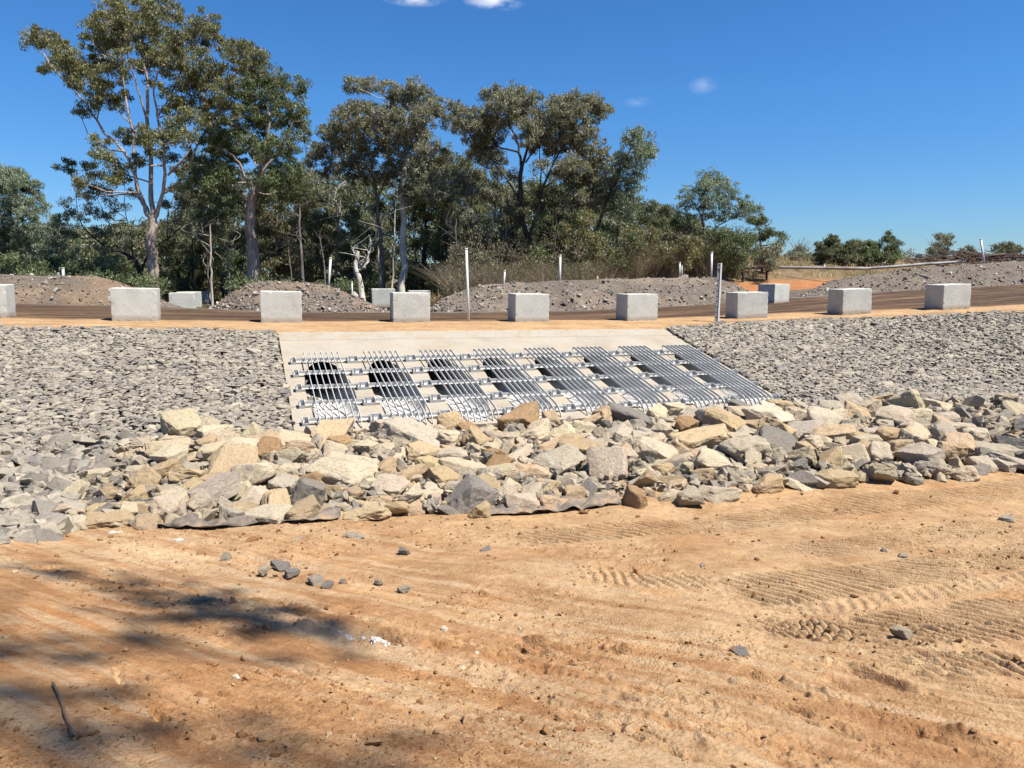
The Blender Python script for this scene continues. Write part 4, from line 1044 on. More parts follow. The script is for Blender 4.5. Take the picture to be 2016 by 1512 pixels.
def make_tree(name, label, D, limbs, blobs, leaf, bark, seed, cat='tree', group=None, per=46, L=.20, Wd=.055, subr=.36, dens=1.0, zspread=.5, base=None, twigs=True, droop=.7):
    """limbs: list of (list of px points, r0, r1) ; blobs: (px, py, r px)"""
    rg = np.random.default_rng(seed); wd = Wood(); sc = D/F; off = None
    dirs = {}
    ends = []
    for li, (pts, r0, r1) in enumerate(limbs):
        dz = 0 if li == 0 else rg.uniform(-1, 1)*zspread*2.2
        P = []
        for i, p in enumerate(pts):
            f = i/(len(pts)-1); P.append(at_depth(p[0], p[1], D+dz*(f if li else 0)*min(1, 1)))
        fk = 1.0 if li == 0 else .66
        wd.limb(P, r0*fk, r1*.8, 8 if r0 > .1 else 5, rg=rg, wob=min(.05, r0*.25))
    cs, rs, pr = [], [], []
    for (bx_, by_, br) in blobs:
        rad_ = br*sc
        C0 = at_depth(bx_, by_, D+rg.uniform(-1, 1)*zspread*3.0)
        tgt = min(wd.pts, key=lambda q: (q[0]-C0).length+max(0, q[0].z-C0.z)*1.5+ (0 if q[1] > .03 else .6)) if wd.pts else None
        k = max(2, int(round(dens*(rad_/subr)**2*3.2)))
        if tgt is not None:
            mid = tgt[0].lerp(C0, .55)+Vector((rg.normal(0, .12), rg.normal(0, .12), -.08*(C0-tgt[0]).length))
            wd.limb([tgt[0], mid, C0], min(.045+.012*(C0-tgt[0]).length, tgt[1]*.75), .018, 5, rg=rg, wob=.03, sub=3)
        for j in range(k):
            d = rg.normal(0, 1, 3); d /= np.linalg.norm(d); q = np.array(C0[:])+d*rad_*rg.uniform(.45, 1.0)*np.array([1, 1, .8])
            cs.append(q); rs.append(subr*rg.uniform(.6, 1.25)); pr.append(int(per*1.15*rg.uniform(.6, 1.4)))
            if twigs: wd.limb([C0, Vector(q)], .015, .006, 3, sub=2, store=False, rg=rg)
    o = empty(name, base if base is not None else (at_depth(*limbs[0][0][0], D) if limbs else (0, 0, 0)))
    tag(o, label, cat, group); inv = Vector(o.location)
    me = wd.mesh('trunk'); tr = new_obj('trunk', me, BK[bark], o); tr.location = -inv
    if cs:
        V, Fq = leaves(np.array(cs), np.array(rs), pr, L, Wd, rg, droop); cm = np_mesh('crown', V, Fq); cr = new_obj('crown', cm, LM[leaf], o); cr.location = -inv
    return o
def cb(lst, ox, oy, k, r): return [(ox+x/k, oy+y/k, r*(rr if (rr := (q[0] if q else 1)) else 1)) for x, y, *q in lst]
q1 = 2.606
T1b = cb([(640, 40), (740, 30), (850, 40), (910, 75, .6), (600, 75), (480, 140), (560, 110), (640, 110), (720, 130), (800, 140), (480, 220), (560, 200), (650, 210), (740, 220), (840, 200), (900, 190, .7),
          (155, 215, .6), (200, 190, .8), (260, 195, .8), (300, 260), (370, 290), (440, 330), (350, 350), (250, 365, .6), (430, 420), (520, 400), (590, 480), (500, 480, .9), (420, 560, .6), (610, 540, .6), (500, 540, .7), (640, 400, .6),
          (780, 300), (860, 280), (880, 340), (720, 330, .8), (640, 310, .8), (800, 430, .6), (540, 300, .8), (600, 340, .7),
          (990, 140, .9), (1060, 120), (1100, 170, .7), (930, 210, .8), (1010, 220, .9), (940, 290, .8), (1030, 290, .7), (1150, 230, .8), (1230, 270, .9), (1310, 280, .9), (1345, 330, .6), (1200, 330, .8), (1280, 350, .7),
          (900, 480), (980, 430), (1080, 420), (1180, 430), (1050, 500), (1130, 520), (930, 560), (1000, 600, .9), (880, 600, .8), (1100, 590), (1000, 370), (1100, 360, .8), (1200, 560, .8),
          (640, 690, .7), (700, 700, .8), (760, 670, .7), (840, 700, .8), (900, 690, .8), (760, 760, .7), (500, 730, .6), (530, 800, .7), (590, 850, .7), (350, 860, .7), (440, 850, .5), (410, 930, .6), (500, 890, .6), (480, 960, .5), (620, 900, .7), (700, 830, .6), (560, 930, .5), (960, 720, .8), (860, 800, .7), (930, 860, .7)], 0, 0, q1, 31)
T1l = [([(303, 640), (302, 565), (301, 500), (300, 430)], .36, .29),
       ([(300, 430), (299, 345), (292, 249), (290, 184), (284, 115), (280, 60)], .22, .05), ([(299, 432), (284, 407), (265, 345), (246, 299), (207, 261), (184, 226), (153, 184), (107, 138), (83, 104)], .17, .04),
       ([(284, 405), (269, 365), (262, 269), (249, 200), (238, 134), (200, 107)], .13, .04), ([(302, 432), (322, 376), (326, 307), (311, 230), (303, 173), (320, 120)], .17, .04),
       ([(320, 380), (353, 357), (384, 299), (414, 249), (480, 230), (520, 200)], .14, .035), ([(296, 430), (288, 407), (261, 384), (215, 384), (165, 372), (134, 338)], .09, .03),
       ([(330, 345), (370, 300), (372, 270), (360, 215), (380, 150), (420, 90)], .10, .03), ([(288, 300), (262, 250), (232, 215), (215, 160), (195, 110)], .08, .03), ([(414, 249), (450, 160), (500, 120)], .07, .025),
       ([(292, 250), (270, 170), (250, 100), (270, 40)], .09, .03), ([(311, 230), (345, 170), (360, 110)], .07, .03), ([(299, 360), (250, 345), (215, 330), (195, 290)], .07, .03), ([(215, 275), (180, 270), (160, 230)], .06, .02)]
make_tree('gum_tree', 'tallest gum tree at left with a pinkish trunk and wide open crown', 40, T1l, T1b, 'olive', 'pink', 1, per=62, zspread=1.1, dens=1.0)
T2b = cb([(1300, 400), (1380, 400), (1450, 440), (1530, 450, .8), (1240, 470), (1340, 480), (1420, 520), (1500, 540, .8), (1540, 610, .8), (1560, 690, .6), (1480, 640, .8), (1380, 600), (1280, 580), (1200, 640), (1330, 680, .8), (1450, 740), (1500, 790, .6), (1200, 720), (1120, 740), (1060, 820), (1180, 830), (1280, 760), (1380, 760, .8), (1090, 680), (1000, 850), (1150, 900), (1050, 900), (1100, 960, .8), (980, 950, .8), (1180, 960, .8), (1390, 840, .8), (1440, 880, .9), (1500, 900), (1380, 930, .8), (1440, 980), (1530, 980)], 0, 0, q1, 33)
make_tree('gum_tree', 'big gum tree with shedding bark, second large tree from the left', 43, [([(501, 640), (500, 555), (497, 480), (492, 420), (500, 380)], .42, .30), ([(500, 382), (511, 340), (520, 300), (530, 240), (520, 180)], .24, .05), ([(497, 385), (475, 330), (450, 300), (425, 290)], .16, .04), ([(511, 345), (545, 300), (575, 240), (560, 180)], .12, .03), ([(492, 400), (440, 350), (405, 330)], .10, .03), ([(511, 335), (480, 280), (465, 220)], .10, .03)], T2b, 'green', 'pink', 2, per=64, zspread=1.0)
T3b = cb([(430, 90, .7), (500, 90, .7), (570, 90, .7), (690, 130, .8), (760, 150, .9), (840, 110, .8), (880, 160, .8), (830, 220, .9), (960, 200, .7), (990, 250, .7), (940, 280, .7), (400, 260, .8), (380, 310, .8), (470, 250, .8), (560, 280, .9), (620, 300), (700, 300), (800, 300), (870, 320), (720, 220, .8)], 560, 140, 3.287, 32)
T3c = cb([(270, 400, .8), (340, 400, .9), (430, 390), (520, 400), (620, 400), (200, 520, .7), (270, 520, .9), (350, 490), (450, 500), (600, 500), (180, 590, .5), (300, 620, .8), (420, 640), (500, 600), (560, 680)], 560, 140, 3.287, 33)
T3d = cb([(720, 420), (800, 420), (880, 430), (720, 540), (850, 540), (950, 500, .9), (1000, 560, .9), (700, 660), (850, 650), (950, 640), (1020, 640), (900, 720), (1060, 720), (960, 780), (840, 780)], 560, 140, 3.287, 33)
make_tree('gum_tree', 'gum with white smooth trunk and dead stub, left of centre', 46, [([(792, 640), (793, 525), (793, 430), (794, 385), (797, 330)], .26, .17), ([(797, 332), (800, 280), (810, 220), (805, 180)], .14, .03), ([(795, 400), (815, 388), (824, 380)], .09, .05), ([(792, 410), (782, 380), (778, 360)], .08, .04), ([(798, 320), (830, 260), (850, 215)], .09, .03), ([(797, 330), (770, 260), (765, 200)], .09, .03)], T3b+T3d, 'grey', 'white', 3, per=60, zspread=.9)
make_tree('gum_tree', 'slim pale gum with bent upper trunk and a tuft at its very top', 47, [([(756, 640), (755, 580), (750, 480), (742, 400), (735, 350)], .17, .11), ([(735, 352), (712, 310), (690, 290), (672, 280)], .08, .03), ([(736, 350), (722, 290), (712, 240), (708, 200), (700, 170)], .08, .02), ([(742, 400), (760, 350), (775, 300)], .06, .02)], T3c, 'grey', 'grey', 4, per=60, zspread=.9)
T4b = cb([(110, 260, .7), (150, 300, .8), (100, 350, .7), (220, 330), (280, 380), (200, 400, .9), (350, 170, .6), (430, 150, .8), (490, 150, .8), (590, 160, .8), (680, 180, .5), (450, 220), (550, 230), (640, 240, .8), (340, 290, .8), (440, 300), (540, 310), (770, 270, .8), (860, 240), (940, 220), (1020, 210, .9), (1090, 220, .8), (1130, 270, .7), (1040, 290), (950, 300), (860, 320), (780, 340), (700, 350), (620, 400), (700, 430), (800, 420), (900, 420), (980, 430, .9), (1050, 400, .6), (640, 480, .8), (740, 500, .9), (850, 500), (960, 480, .8), (380, 440), (300, 480), (260, 560, .8), (340, 560), (400, 600, .8), (700, 650, .6), (830, 660, .7), (900, 630, .8), (340, 390)], 860, 140, 3.435, 32)
make_tree('gum_tree', 'wide crowned gum with dark curving trunk and pale forks at centre', 45, [([(1056, 640), (1054, 510), (1040, 470), (1028, 420), (1027, 330)], .24, .16), ([(1027, 335), (1022, 300), (1005, 250), (985, 205)], .16, .03), ([(1027, 335), (1040, 290), (1048, 230), (1050, 180)], .16, .03), ([(1040, 472), (1062, 400), (1075, 350), (1110, 290), (1160, 225)], .15, .04), ([(1022, 300), (975, 285), (930, 250), (900, 225)], .10, .03), ([(1070, 370), (1110, 340), (1140, 290), (1180, 240)], .09, .03), ([(1035, 320), (1070, 260), (1110, 220)], .09, .03), ([(1028, 400), (995, 350), (965, 310), (940, 290)], .09, .03), ([(1060, 410), (1065, 350), (1062, 300), (1064, 265)], .08, .03), ([(1085, 340), (1095, 290), (1093, 250)], .07, .03), ([(960, 230), (945, 205), (932, 190)], .03, .01), ([(1045, 200), (1048, 180), (1050, 168)], .03, .01)], T4b, 'grey', 'dark', 5, per=62, zspread=1.0)
T5b = cb([(1360, 430, .8), (1330, 400, .6), (1300, 470, .7), (1390, 470, .8), (1400, 530), (1440, 560, .6), (1340, 540), (1250, 590, .8), (1310, 620, .9), (1390, 630, .8), (1220, 670, .8), (1290, 700), (1370, 700, .7), (1200, 760, .8), (1280, 790, .9), (1350, 780, .7), (1330, 860, .7), (1240, 870, .8), (1180, 880, .9), (1320, 950, .6), (1250, 960, .8)], 860, 140, 3.435, 27)
make_tree('slender_tree', 'slender bluish tree leaning right, tallest at the right edge of the wood', 46, [([(1168, 600), (1170, 520), (1174, 470), (1186, 420), (1215, 350), (1234, 310), (1247, 265)], .17, .03), ([(1186, 420), (1225, 400), (1240, 370)], .06, .02), ([(1215, 350), (1225, 310), (1222, 290)], .05, .02)], T5b, 'bluish', 'dark', 6, per=40, L=.2, Wd=.055, zspread=.6)
T5c = cb([(1100, 510, .7), (1060, 580, .8), (1130, 590, .8), (1070, 680), (1140, 690), (1080, 780), (1150, 790), (960, 600, .9), (1000, 560, .8), (900, 680), (980, 700), (940, 780), (1030, 860), (940, 880), (1100, 880)], 860, 140, 3.435, 31)
make_tree('slender_tree', 'bluish green tree just left of the slender leaning one', 48, [([(1150, 600), (1152, 500), (1160, 420), (1172, 350), (1180, 290)], .12, .03), ([(1160, 430), (1140, 380), (1145, 330)], .07, .02)], T5c, 'grey', 'dark', 7, per=48, L=.2, Wd=.06)
T6b = cb([(620, 390, .8), (690, 380, .9), (560, 440, .7), (640, 450), (720, 440), (790, 430, .8), (500, 490, .7), (600, 510), (700, 520), (790, 500, .9), (880, 520, .8), (940, 550, .8), (985, 575, .5), (850, 580, .7), (900, 620, .6), (500, 560, .7), (470, 600, .7), (800, 600, .8), (620, 600, .9), (720, 620, .9)], 1200, 240, 3.36, 26)
make_tree('slender_tree', 'feathery grey green tree with forked dark stems, right of the wood', 50, [([(1382, 600), (1382, 525), (1385, 470), (1383, 420), (1392, 365)], .14, .03), ([(1387, 475), (1415, 445), (1460, 420), (1480, 405)], .08, .02), ([(1384, 430), (1362, 395), (1350, 385)], .06, .02), ([(1388, 400), (1420, 380), (1430, 370)], .05, .02)], T6b, 'bluish', 'dark', 8, per=34, L=.2, Wd=.055)
make_tree('small_tree', 'small dark tree on the skyline between the leaning and the feathery tree', 56, [([(1290, 560), (1288, 480), (1285, 450), (1290, 415)], .12, .04), ([(1286, 455), (1310, 435), (1318, 415)], .06, .02)], [(1280, 407, 15), (1296, 418, 15), (1314, 413, 12), (1271, 430, 15), (1292, 436, 16), (1306, 436, 12), (1268, 448, 14), (1320, 445, 14), (1300, 458, 14)], 'dark', 'dark', 9, per=60)
T7b = [(1483, 430, 18), (1500, 433, 16), (1507, 454, 16), (1530, 458, 13), (1537, 472, 11), (1527, 487, 14), (1498, 472, 17), (1470, 466, 20), (1520, 500, 14), (1495, 495, 18)]
make_tree('small_tree', 'bushy dark green tree at the right end of the wood', 52, [([(1500, 590), (1500, 500), (1495, 450)], .12, .04)], T7b, 'green', 'dark', 10, per=64)
# left side
make_tree('gum_tree', 'dense bluish tree cut off by the left edge', 52, [([(18, 620), (15, 480), (20, 400), (25, 360)], .22, .06)], [(-30, 380, 38), (10, 365, 36), (8, 345, 26), (30, 350, 28), (45, 375, 34), (70, 400, 26), (20, 410, 34), (60, 430, 30), (85, 460, 20), (-10, 440, 34), (30, 465, 34), (75, 490, 26), (0, 495, 30), (-60, 420, 34), (-40, 480, 34), (50, 360, 18)], 'bluish', 'dark', 11, per=80, zspread=1.0)
make_tree('small_tree', 'pale green rounded tree beside the dense one at far left', 48, [([(112, 620), (112, 500), (108, 450)], .12, .04)], [(95, 440, 22), (120, 435, 20), (140, 455, 16), (85, 465, 22), (115, 470, 26), (145, 485, 18), (95, 495, 24), (130, 510, 22), (70, 510, 20)], 'bluish', 'grey', 12, per=70)
T8b = [(150, 378, 13), (175, 388, 14), (130, 398, 13), (168, 408, 12), (200, 372, 12), (215, 395, 13), (190, 420, 14), (160, 430, 13), (215, 430, 14), (140, 420, 10), (235, 410, 13), (130, 455, 10), (185, 455, 14), (210, 460, 16), (235, 450, 16), (245, 480, 14), (205, 490, 14), (250, 510, 18), (220, 520, 16), (280, 480, 14), (270, 515, 16), (285, 440, 12), (330, 470, 14), (355, 490, 13), (340, 440, 14), (370, 455, 12), (330, 400, 16), (360, 410, 16), (345, 375, 15), (375, 380, 14), (260, 380, 12), (245, 350, 11)]
make_tree('open_tree', 'sparse tree with bare twisting branches behind the tallest gum', 46, [([(280, 620), (275, 540), (262, 510), (235, 495), (200, 480), (170, 455), (150, 420)], .16, .03), ([(278, 545), (292, 500), (330, 470), (360, 440), (375, 400)], .12, .03), ([(235, 495), (222, 460), (205, 420), (190, 390)], .07, .02), ([(262, 510), (256, 460), (246, 410), (245, 360)], .07, .02), ([(330, 470), (330, 420), (345, 380)], .06, .02)], T8b, 'grey', 'dark', 13, per=52, zspread=1.0)

# individual fill trees and scrub of the wood: px, top, bottom, half width, depth, leaf, bark, label
FILL = [(345, 420, 575, 34, 50, 'dark', 'dark', 'dark twiggy tree filling the gap right of the tallest trunk'), (398, 340, 560, 42, 52, 'dark', 'grey', 'dark tree behind the thin white trunk left of the big shedding gum'),
        (440, 350, 560, 36, 47, 'green', 'grey', 'green tree crowding the big shedding gum on its left'), (455, 450, 560, 30, 56, 'dark', 'pale', 'shaded tree between thin stems left of the big gum'),
        (545, 330, 560, 44, 48, 'mixed', 'grey', 'brownish leafy tree right of the big shedding gum'), (590, 350, 560, 40, 53, 'grey', 'dark', 'tree with crooked dark branches left of the leaning pole'),
        (627, 380, 570, 36, 56, 'mixed', 'grey', 'brown green tree just above the leaning white pole'), (665, 400, 575, 40, 51, 'dark', 'white', 'shady tree with a short pale bole right of the leaning pole'),
        (708, 420, 590, 40, 49, 'green', 'white', 'dark green tree with forked white trunk above the gap'), (742, 430, 590, 30, 58, 'dark', 'grey', 'deep shaded tree behind the slim bent gum'),
        (835, 330, 590, 48, 49, 'green', 'dark', 'dense green tree right of the white trunk'), (880, 330, 580, 48, 52, 'dark', 'dark', 'dense dark tree left of the wide crowned gum'),
        (905, 300, 560, 34, 57, 'green', 'grey', 'light green tree seen between the two middle crowns'), (930, 370, 580, 46, 46, 'grey', 'grey', 'soft grey green tree behind the long white pole'),
        (975, 335, 560, 46, 50, 'grey', 'dark', 'grey feathery tree under the wide crown, left part'), (1010, 400, 550, 34, 46, 'mixed', 'dark', 'olive scrub tree left of the dark curving trunk'),
        (1085, 370, 550, 44, 51, 'dark', 'dark', 'dark tree filling the fork of the wide crowned gum'), (1125, 350, 550, 44, 53, 'dark', 'dark', 'dark tree under the right part of the wide crown'),
        (1100, 430, 550, 44, 45, 'green', 'dark', 'olive green tree above the straight white pole'), (1150, 440, 550, 36, 44, 'mixed', 'dark', 'low olive tree left of the leaning slender stem'),
        (1215, 420, 545, 42, 47, 'green', 'dark', 'green bushy tree right of the leaning slender stem'), (1260, 440, 545, 40, 49, 'mixed', 'dark', 'mixed green tree under the small skyline tree'),
        (1330, 425, 540, 38, 52, 'green', 'dark', 'green tree left of the feathery one'), (1345, 460, 540, 36, 46, 'mixed', 'dark', 'olive bush tree at the foot of the feathery tree'),
        (1425, 440, 535, 40, 50, 'green', 'dark', 'light green bush tree right of the feathery stems'), (1460, 455, 530, 34, 48, 'green', 'dark', 'rounded olive bush tree near the end of the wood'), (1512, 480, 530, 22, 49, 'grey', 'dark', 'low grey bush at the very end of the wood'),
        (30, 480, 560, 44, 44, 'green', 'dark', 'low green bush tree above the far left heap'), (150, 495, 560, 40, 43, 'green', 'dark', 'dark green bush behind the short white pole at left'), (205, 500, 565, 40, 42, 'green', 'dark', 'leafy bush left of the tallest trunk'), (95, 500, 560, 36, 41, 'green', 'dark', 'light green bush between the two left bushes'),
        (370, 500, 600, 40, 52, 'olive', 'grey', 'yellowish green bush behind the left cluster of blocks'), (430, 520, 600, 30, 53, 'olive', 'grey', 'sunlit green bush beside the thin white trunk'), (322, 540, 595, 18, 44, 'olive', 'grey', 'low sunlit bush next to the tallest trunk')]
for i, (px, top, bot, hw, D, lf, bk, lab) in enumerate(FILL):
    top = top-(28 if 580 < px < 1240 and i < 20 else 0); rg = np.random.default_rng(500+i); hgt = bot-top; nb_ = max(10, int(hw*hgt/190)); bl = []
    for j in range(nb_):
        f = rg.uniform(0, 1)**.9; yv = top+14+(hgt-22)*f; ww_ = hw*(.55+.6*math.sin(math.pi*min(1, f*.9+.12)))
        bl.append((px+rg.uniform(-1, 1)*ww_, yv, rg.uniform(11, 19)))
    lean = rg.uniform(-.15, .15)*hgt
    lm = [([(px-lean*.5, bot+40), (px-lean*.4, bot-5), (px, (top+bot)/2), (px+lean*.5, top+20)], .07+.0005*hgt, .02)]
    for j in range(3):
        y0 = bot-hgt*rg.uniform(.2, .5); lm.append(([(px, y0), (px+rg.uniform(-.5, .5)*hw, y0-hgt*.2), (px+rg.uniform(-1, 1)*hw, y0-hgt*.4)], .05, .015))
    make_tree('bush_tree' if hgt < 120 else 'woodland_tree', lab, D, lm, bl, lf, bk, 900+i, group='trees filling the wood behind the road', per=56, L=.20, Wd=.058, subr=.42, zspread=.7)
# thin bare trunks inside the wood
THIN = [(418, 585, 414, 440, .075, 41, 'pale', 'thin white trunk beside the left cluster of blocks'), (452, 580, 450, 455, .06, 45, 'pale', 'thin pale trunk left of the second heap'), (440, 560, 432, 440, .09, 50, 'dark', 'dark thin trunk left of the second heap'), (468, 560, 462, 450, .06, 50, 'pale', 'faint pale trunk just left of the big shedding gum'),
        (597, 555, 590, 400, .11, 45, 'grey', 'straight grey trunk above the second heap'), (572, 552, 570, 470, .05, 46, 'grey', 'thin grey sapling above the second heap'), (747, 580, 745, 430, .09, 48, 'white', 'pale straight trunk beside the slim bent gum'), (713, 575, 705, 495, .24, 46, 'white', 'thick short white trunk above the gap in the heaps'),
        (718, 505, 728, 470, .09, 46, 'white', 'white broken limb leaning over the thick short trunk'), (668, 440, 662, 370, .08, 50, 'white', 'white forked limb high in the shady trees'), (905, 560, 898, 430, .05, 44, 'grey', 'thin grey stem left of the long pole'), (1085, 550, 1098, 440, .06, 43, 'dark', 'dark stem beside the straight white pole'), (250, 560, 253, 500, .06, 42, 'dark', 'dark stem left of the tallest trunk'), (385, 570, 380, 470, .07, 46, 'dark', 'dark stem between the tallest gum and thin white trunk')]
SL_ = [(412, 'left of the big shedding gum, nearest the tallest tree'), (478, 'just behind the big shedding gum'), (535, 'right behind the big shedding gum'), (562, 'between the big gum and the straight grey trunk'), (618, 'left of the leaning white pole'), (640, 'directly behind the leaning white pole'), (690, 'above the short thin peg'), (728, 'left of the slim bent gum'), (770, 'between the two middle gums'), (822, 'right of the white trunk'), (862, 'further right of the white trunk'), (932, 'right above the long white pole'), (962, 'left of the dark curving trunk'), (1010, 'beside the dark curving trunk'), (1118, 'right of the straight white pole'), (1205, 'right of the leaning slender tree')]
for k, (x_, w_) in enumerate(SL_):
    yb_ = 575-.03*(x_-400); tl = [-9, 6, 14, -5, 10, -12, 5, -6, 9, -4, 12, -10, 7, -14, 16, 18, -8][k]
    THIN.append((x_, yb_, x_+tl, yb_-110-(k*37 % 60), .04+.012*(k % 3), 45+(k*5 % 8), ['grey', 'pale', 'grey', 'white', 'dark'][k % 5], 'slim stem '+w_))
for i, (x0, y0, x1, y1, r, D, bk, lab) in enumerate(THIN):
    rg = np.random.default_rng(700+i); wd = Wood(); A = at_depth(x0, y0+25, D); B = at_depth(x1, y1, D)
    wd.limb([A, A.lerp(B, .35)+Vector((rg.normal(0, .06), 0, 0)), A.lerp(B, .7)+Vector((rg.normal(0, .08), 0, 0)), B], r, r*.5, 7, rg=rg, wob=.02)
    for k in range(5):
        p = A.lerp(B, rg.uniform(.45, 1)); wd.limb([p, p+Vector((rg.normal(0, .5), rg.normal(0, .3), rg.uniform(.3, .8))), p+Vector((rg.normal(0, 1), rg.normal(0, .5), rg.uniform(.9, 1.6)))], r*.3, .01, 4, rg=rg, wob=.02)
    o = empty('bare_tree', A); tag(o, lab, 'tree', 'thin trunks standing in the wood'); tr = new_obj('trunk', wd.mesh('trunk'), BK[bk], o); tr.location = -Vector(A)
# bushes on the right skyline
make_tree('bush', 'dead twiggy shrub with bare upright stems, right skyline', 62, [([(1572, 530), (1572, 500), (1575, 480)], .06, .02)], [(1560, 500, 12), (1575, 492, 12), (1590, 502, 12), (1570, 510, 15), (1585, 514, 12), (1555, 514, 11)], 'grey', 'grey', 31, per=40, dens=1.9)
for k in range(1): 
    wd = Wood(); rg = np.random.default_rng(5); A = at_depth(1574, 512, 76)
    for j in range(26):
        a = rg.normal(0, .5); wd.limb([A+Vector((rg.normal(0, .2), 0, 0)), A+Vector((a*1.0, rg.normal(0, .3), 1.2)), A+Vector((a*1.9, rg.normal(0, .5), rg.uniform(1.6, 2.5)))], .03, .008, 3, rg=rg, wob=.03)
    o = empty('dead_shrub', A); tag(o, 'bare grey stems sticking up out of the shrub on the right skyline', 'shrub'); tr = new_obj('stems', wd.mesh('stems'), BK['grey'], o); tr.location = -Vector(A)
make_tree('bush', 'very dark rounded bush on the right skyline', 60, [([(1636, 540), (1636, 515), (1636, 480)], .07, .03)], [(1620, 485, 16), (1636, 470, 13), (1640, 482, 16), (1650, 492, 15), (1625, 500, 16), (1645, 505, 16), (1612, 497, 11), (1658, 508, 12), (1630, 512, 15), (1615, 510, 11)], 'dark', 'dark', 32, per=95, dens=1.9)
make_tree('bush', 'dark green bush right of the very dark one', 61, [([(1682, 540), (1682, 515), (1682, 490)], .07, .03)], [(1672, 484, 13), (1685, 480, 12), (1690, 492, 15), (1672, 498, 13), (1680, 508, 15), (1694, 508, 12), (1664, 506, 12)], 'dark', 'dark', 33, per=80, dens=1.9)
make_tree('bush', 'green bush with two crowns on the right skyline', 61, [([(1715, 540), (1716, 515), (1716, 490)], .07, .03)], [(1710, 482, 13), (1722, 488, 12), (1704, 496, 13), (1718, 502, 15), (1730, 508, 12), (1705, 511, 12)], 'green', 'dark', 34, per=80, dens=1.9)
make_tree('bush', 'taller open bush, last of the dark row on the right skyline', 61, [([(1746, 540), (1746, 510), (1748, 465)], .06, .02)], [(1748, 463, 9), (1757, 472, 9), (1742, 474, 9), (1765, 484, 10), (1748, 490, 12), (1760, 498, 13), (1742, 504, 11), (1757, 511, 12), (1766, 505, 10)], 'green', 'dark', 35, per=55, dens=1.9)
make_tree('bush', 'sparse little shrub left of the blue sign', 62, [([(1785, 530), (1785, 512), (1787, 495)], .03, .01)], [(1782, 498, 6), (1792, 500, 6), (1787, 508, 6), (1796, 494, 5)], 'grey', 'grey', 36, per=18, dens=1.9)
make_tree('bush', 'wispy grey shrub behind the brush pile', 58, [([(1848, 540), (1848, 510), (1850, 470)], .05, .015), ([(1848, 510), (1830, 480), (1825, 470)], .03, .01), ([(1848, 505), (1868, 475), (1872, 460)], .03, .01)], [(1850, 466, 9), (1860, 472, 10), (1845, 482, 11), (1858, 488, 12), (1870, 480, 9), (1848, 498, 13), (1864, 500, 12), (1836, 492, 9), (1868, 465, 7), (1828, 505, 7)], 'grey', 'grey', 37, per=42, dens=1.9)
make_tree('bush', 'low grey green shrub left of the leaning pole at far right', 58, [([(1905, 530), (1905, 505)], .04, .02)], [(1892, 498, 11), (1905, 494, 11), (1918, 500, 10), (1900, 506, 11), (1925, 505, 9)], 'grey', 'dark', 38, per=45, dens=1.9)
make_tree('bush', 'dark bluish shrub at the far right skyline', 62, [([(1978, 540), (1978, 505), (1980, 490)], .05, .02)], [(1965, 490, 11), (1978, 486, 10), (1988, 484, 10), (1998, 490, 11), (1972, 500, 12), (1990, 500, 12)], 'dark', 'dark', 39, per=60, dens=1.9)
# blue sign
P = at_depth(1808, 514, 64); e = empty('blue_sign', P); tag(e, 'small blue road sign on posts on the right skyline', 'sign'); e.rotation_euler = (0, 0, R(-25))
bm = bmesh.new(); box_bm(bm, -.27, .27, -.02, .02, .25, .58); new_obj('board', bm_mesh('board', bm), M_blue, e)
bm = bmesh.new(); box_bm(bm, -.20, -.16, .02, .05, -1.2, .5); box_bm(bm, .16, .20, .02, .05, -1.2, .5); new_obj('posts', bm_mesh('posts', bm), M_galv, e)
bm = bmesh.new(); box_bm(bm, -.20, .20, -.024, -.02, .47, .51); box_bm(bm, -.14, .10, -.024, -.02, .35, .39); new_obj('white_marks', bm_mesh('white_marks', bm), M_white, e)
# brush pile
wd = Wood(); rg = np.random.default_rng(9)
for j in range(230):
    px = rg.uniform(1800, 2060); py = np.interp(px, [1800, 1880, 1940, 2010, 2060], [514, 508, 503, 506, 510])+rg.uniform(-5, 8); A = at_depth(px, py, 52+rg.uniform(-1.2, 1.2))
    L_ = rg.uniform(.7, 2.6); a = rg.normal(0, .22); d = Vector((math.cos(a)*rg.choice([-1, 1]), rg.normal(0, .4), math.sin(a)*.6))*L_
    wd.limb([A, A+d*.5+Vector((0, 0, rg.normal(0, .08))), A+d], rg.uniform(.02, .05)+(.09 if j % 17 == 0 else 0), .015, 5, rg=rg, wob=.02, sub=2)
o = new_obj('brush_pile', wd.mesh('brush_pile'), M_brush); tag(o, 'pile of cut brown branches on top of the far right heap', 'brush pile', kind='stuff')
# dry undergrowth, grass and the wood behind
def strand_field(name, pts, h, wd_, m, label, seed, cat='undergrowth', spread=.35):
    rg = np.random.default_rng(seed); n = len(pts); hh = h*rg.uniform(.4, 1.25, n); a = rg.normal(0, spread, (n, 2))*hh[:, None]
    ang = rg.uniform(0, math.pi, n); wv = np.stack([np.cos(ang), np.sin(ang), np.zeros(n)], -1)*wd_
    top = pts+np.column_stack([a, hh]); midp = pts+np.column_stack([a*.35, hh*.55])
    V = np.stack([pts-wv, pts+wv, midp+wv*.7, midp-wv*.7, midp-wv*.7, midp+wv*.7, top+wv*.15, top-wv*.15], 1).reshape(-1, 3)
    me = np_mesh(name, V, np.arange(8*n).reshape(-1, 4)); o = new_obj(name, me, m); tag(o, label, cat, kind='stuff'); return o
M_straw = leaf_mat('straw', [(0, (.12, .085, .05)), (.5, (.24, .175, .10)), (1, (.36, .28, .17))])
M_twig = leaf_mat('dry_twigs', [(0, (.055, .042, .034)), (.5, (.105, .085, .066)), (1, (.18, .15, .118))])
rg = np.random.default_rng(21)
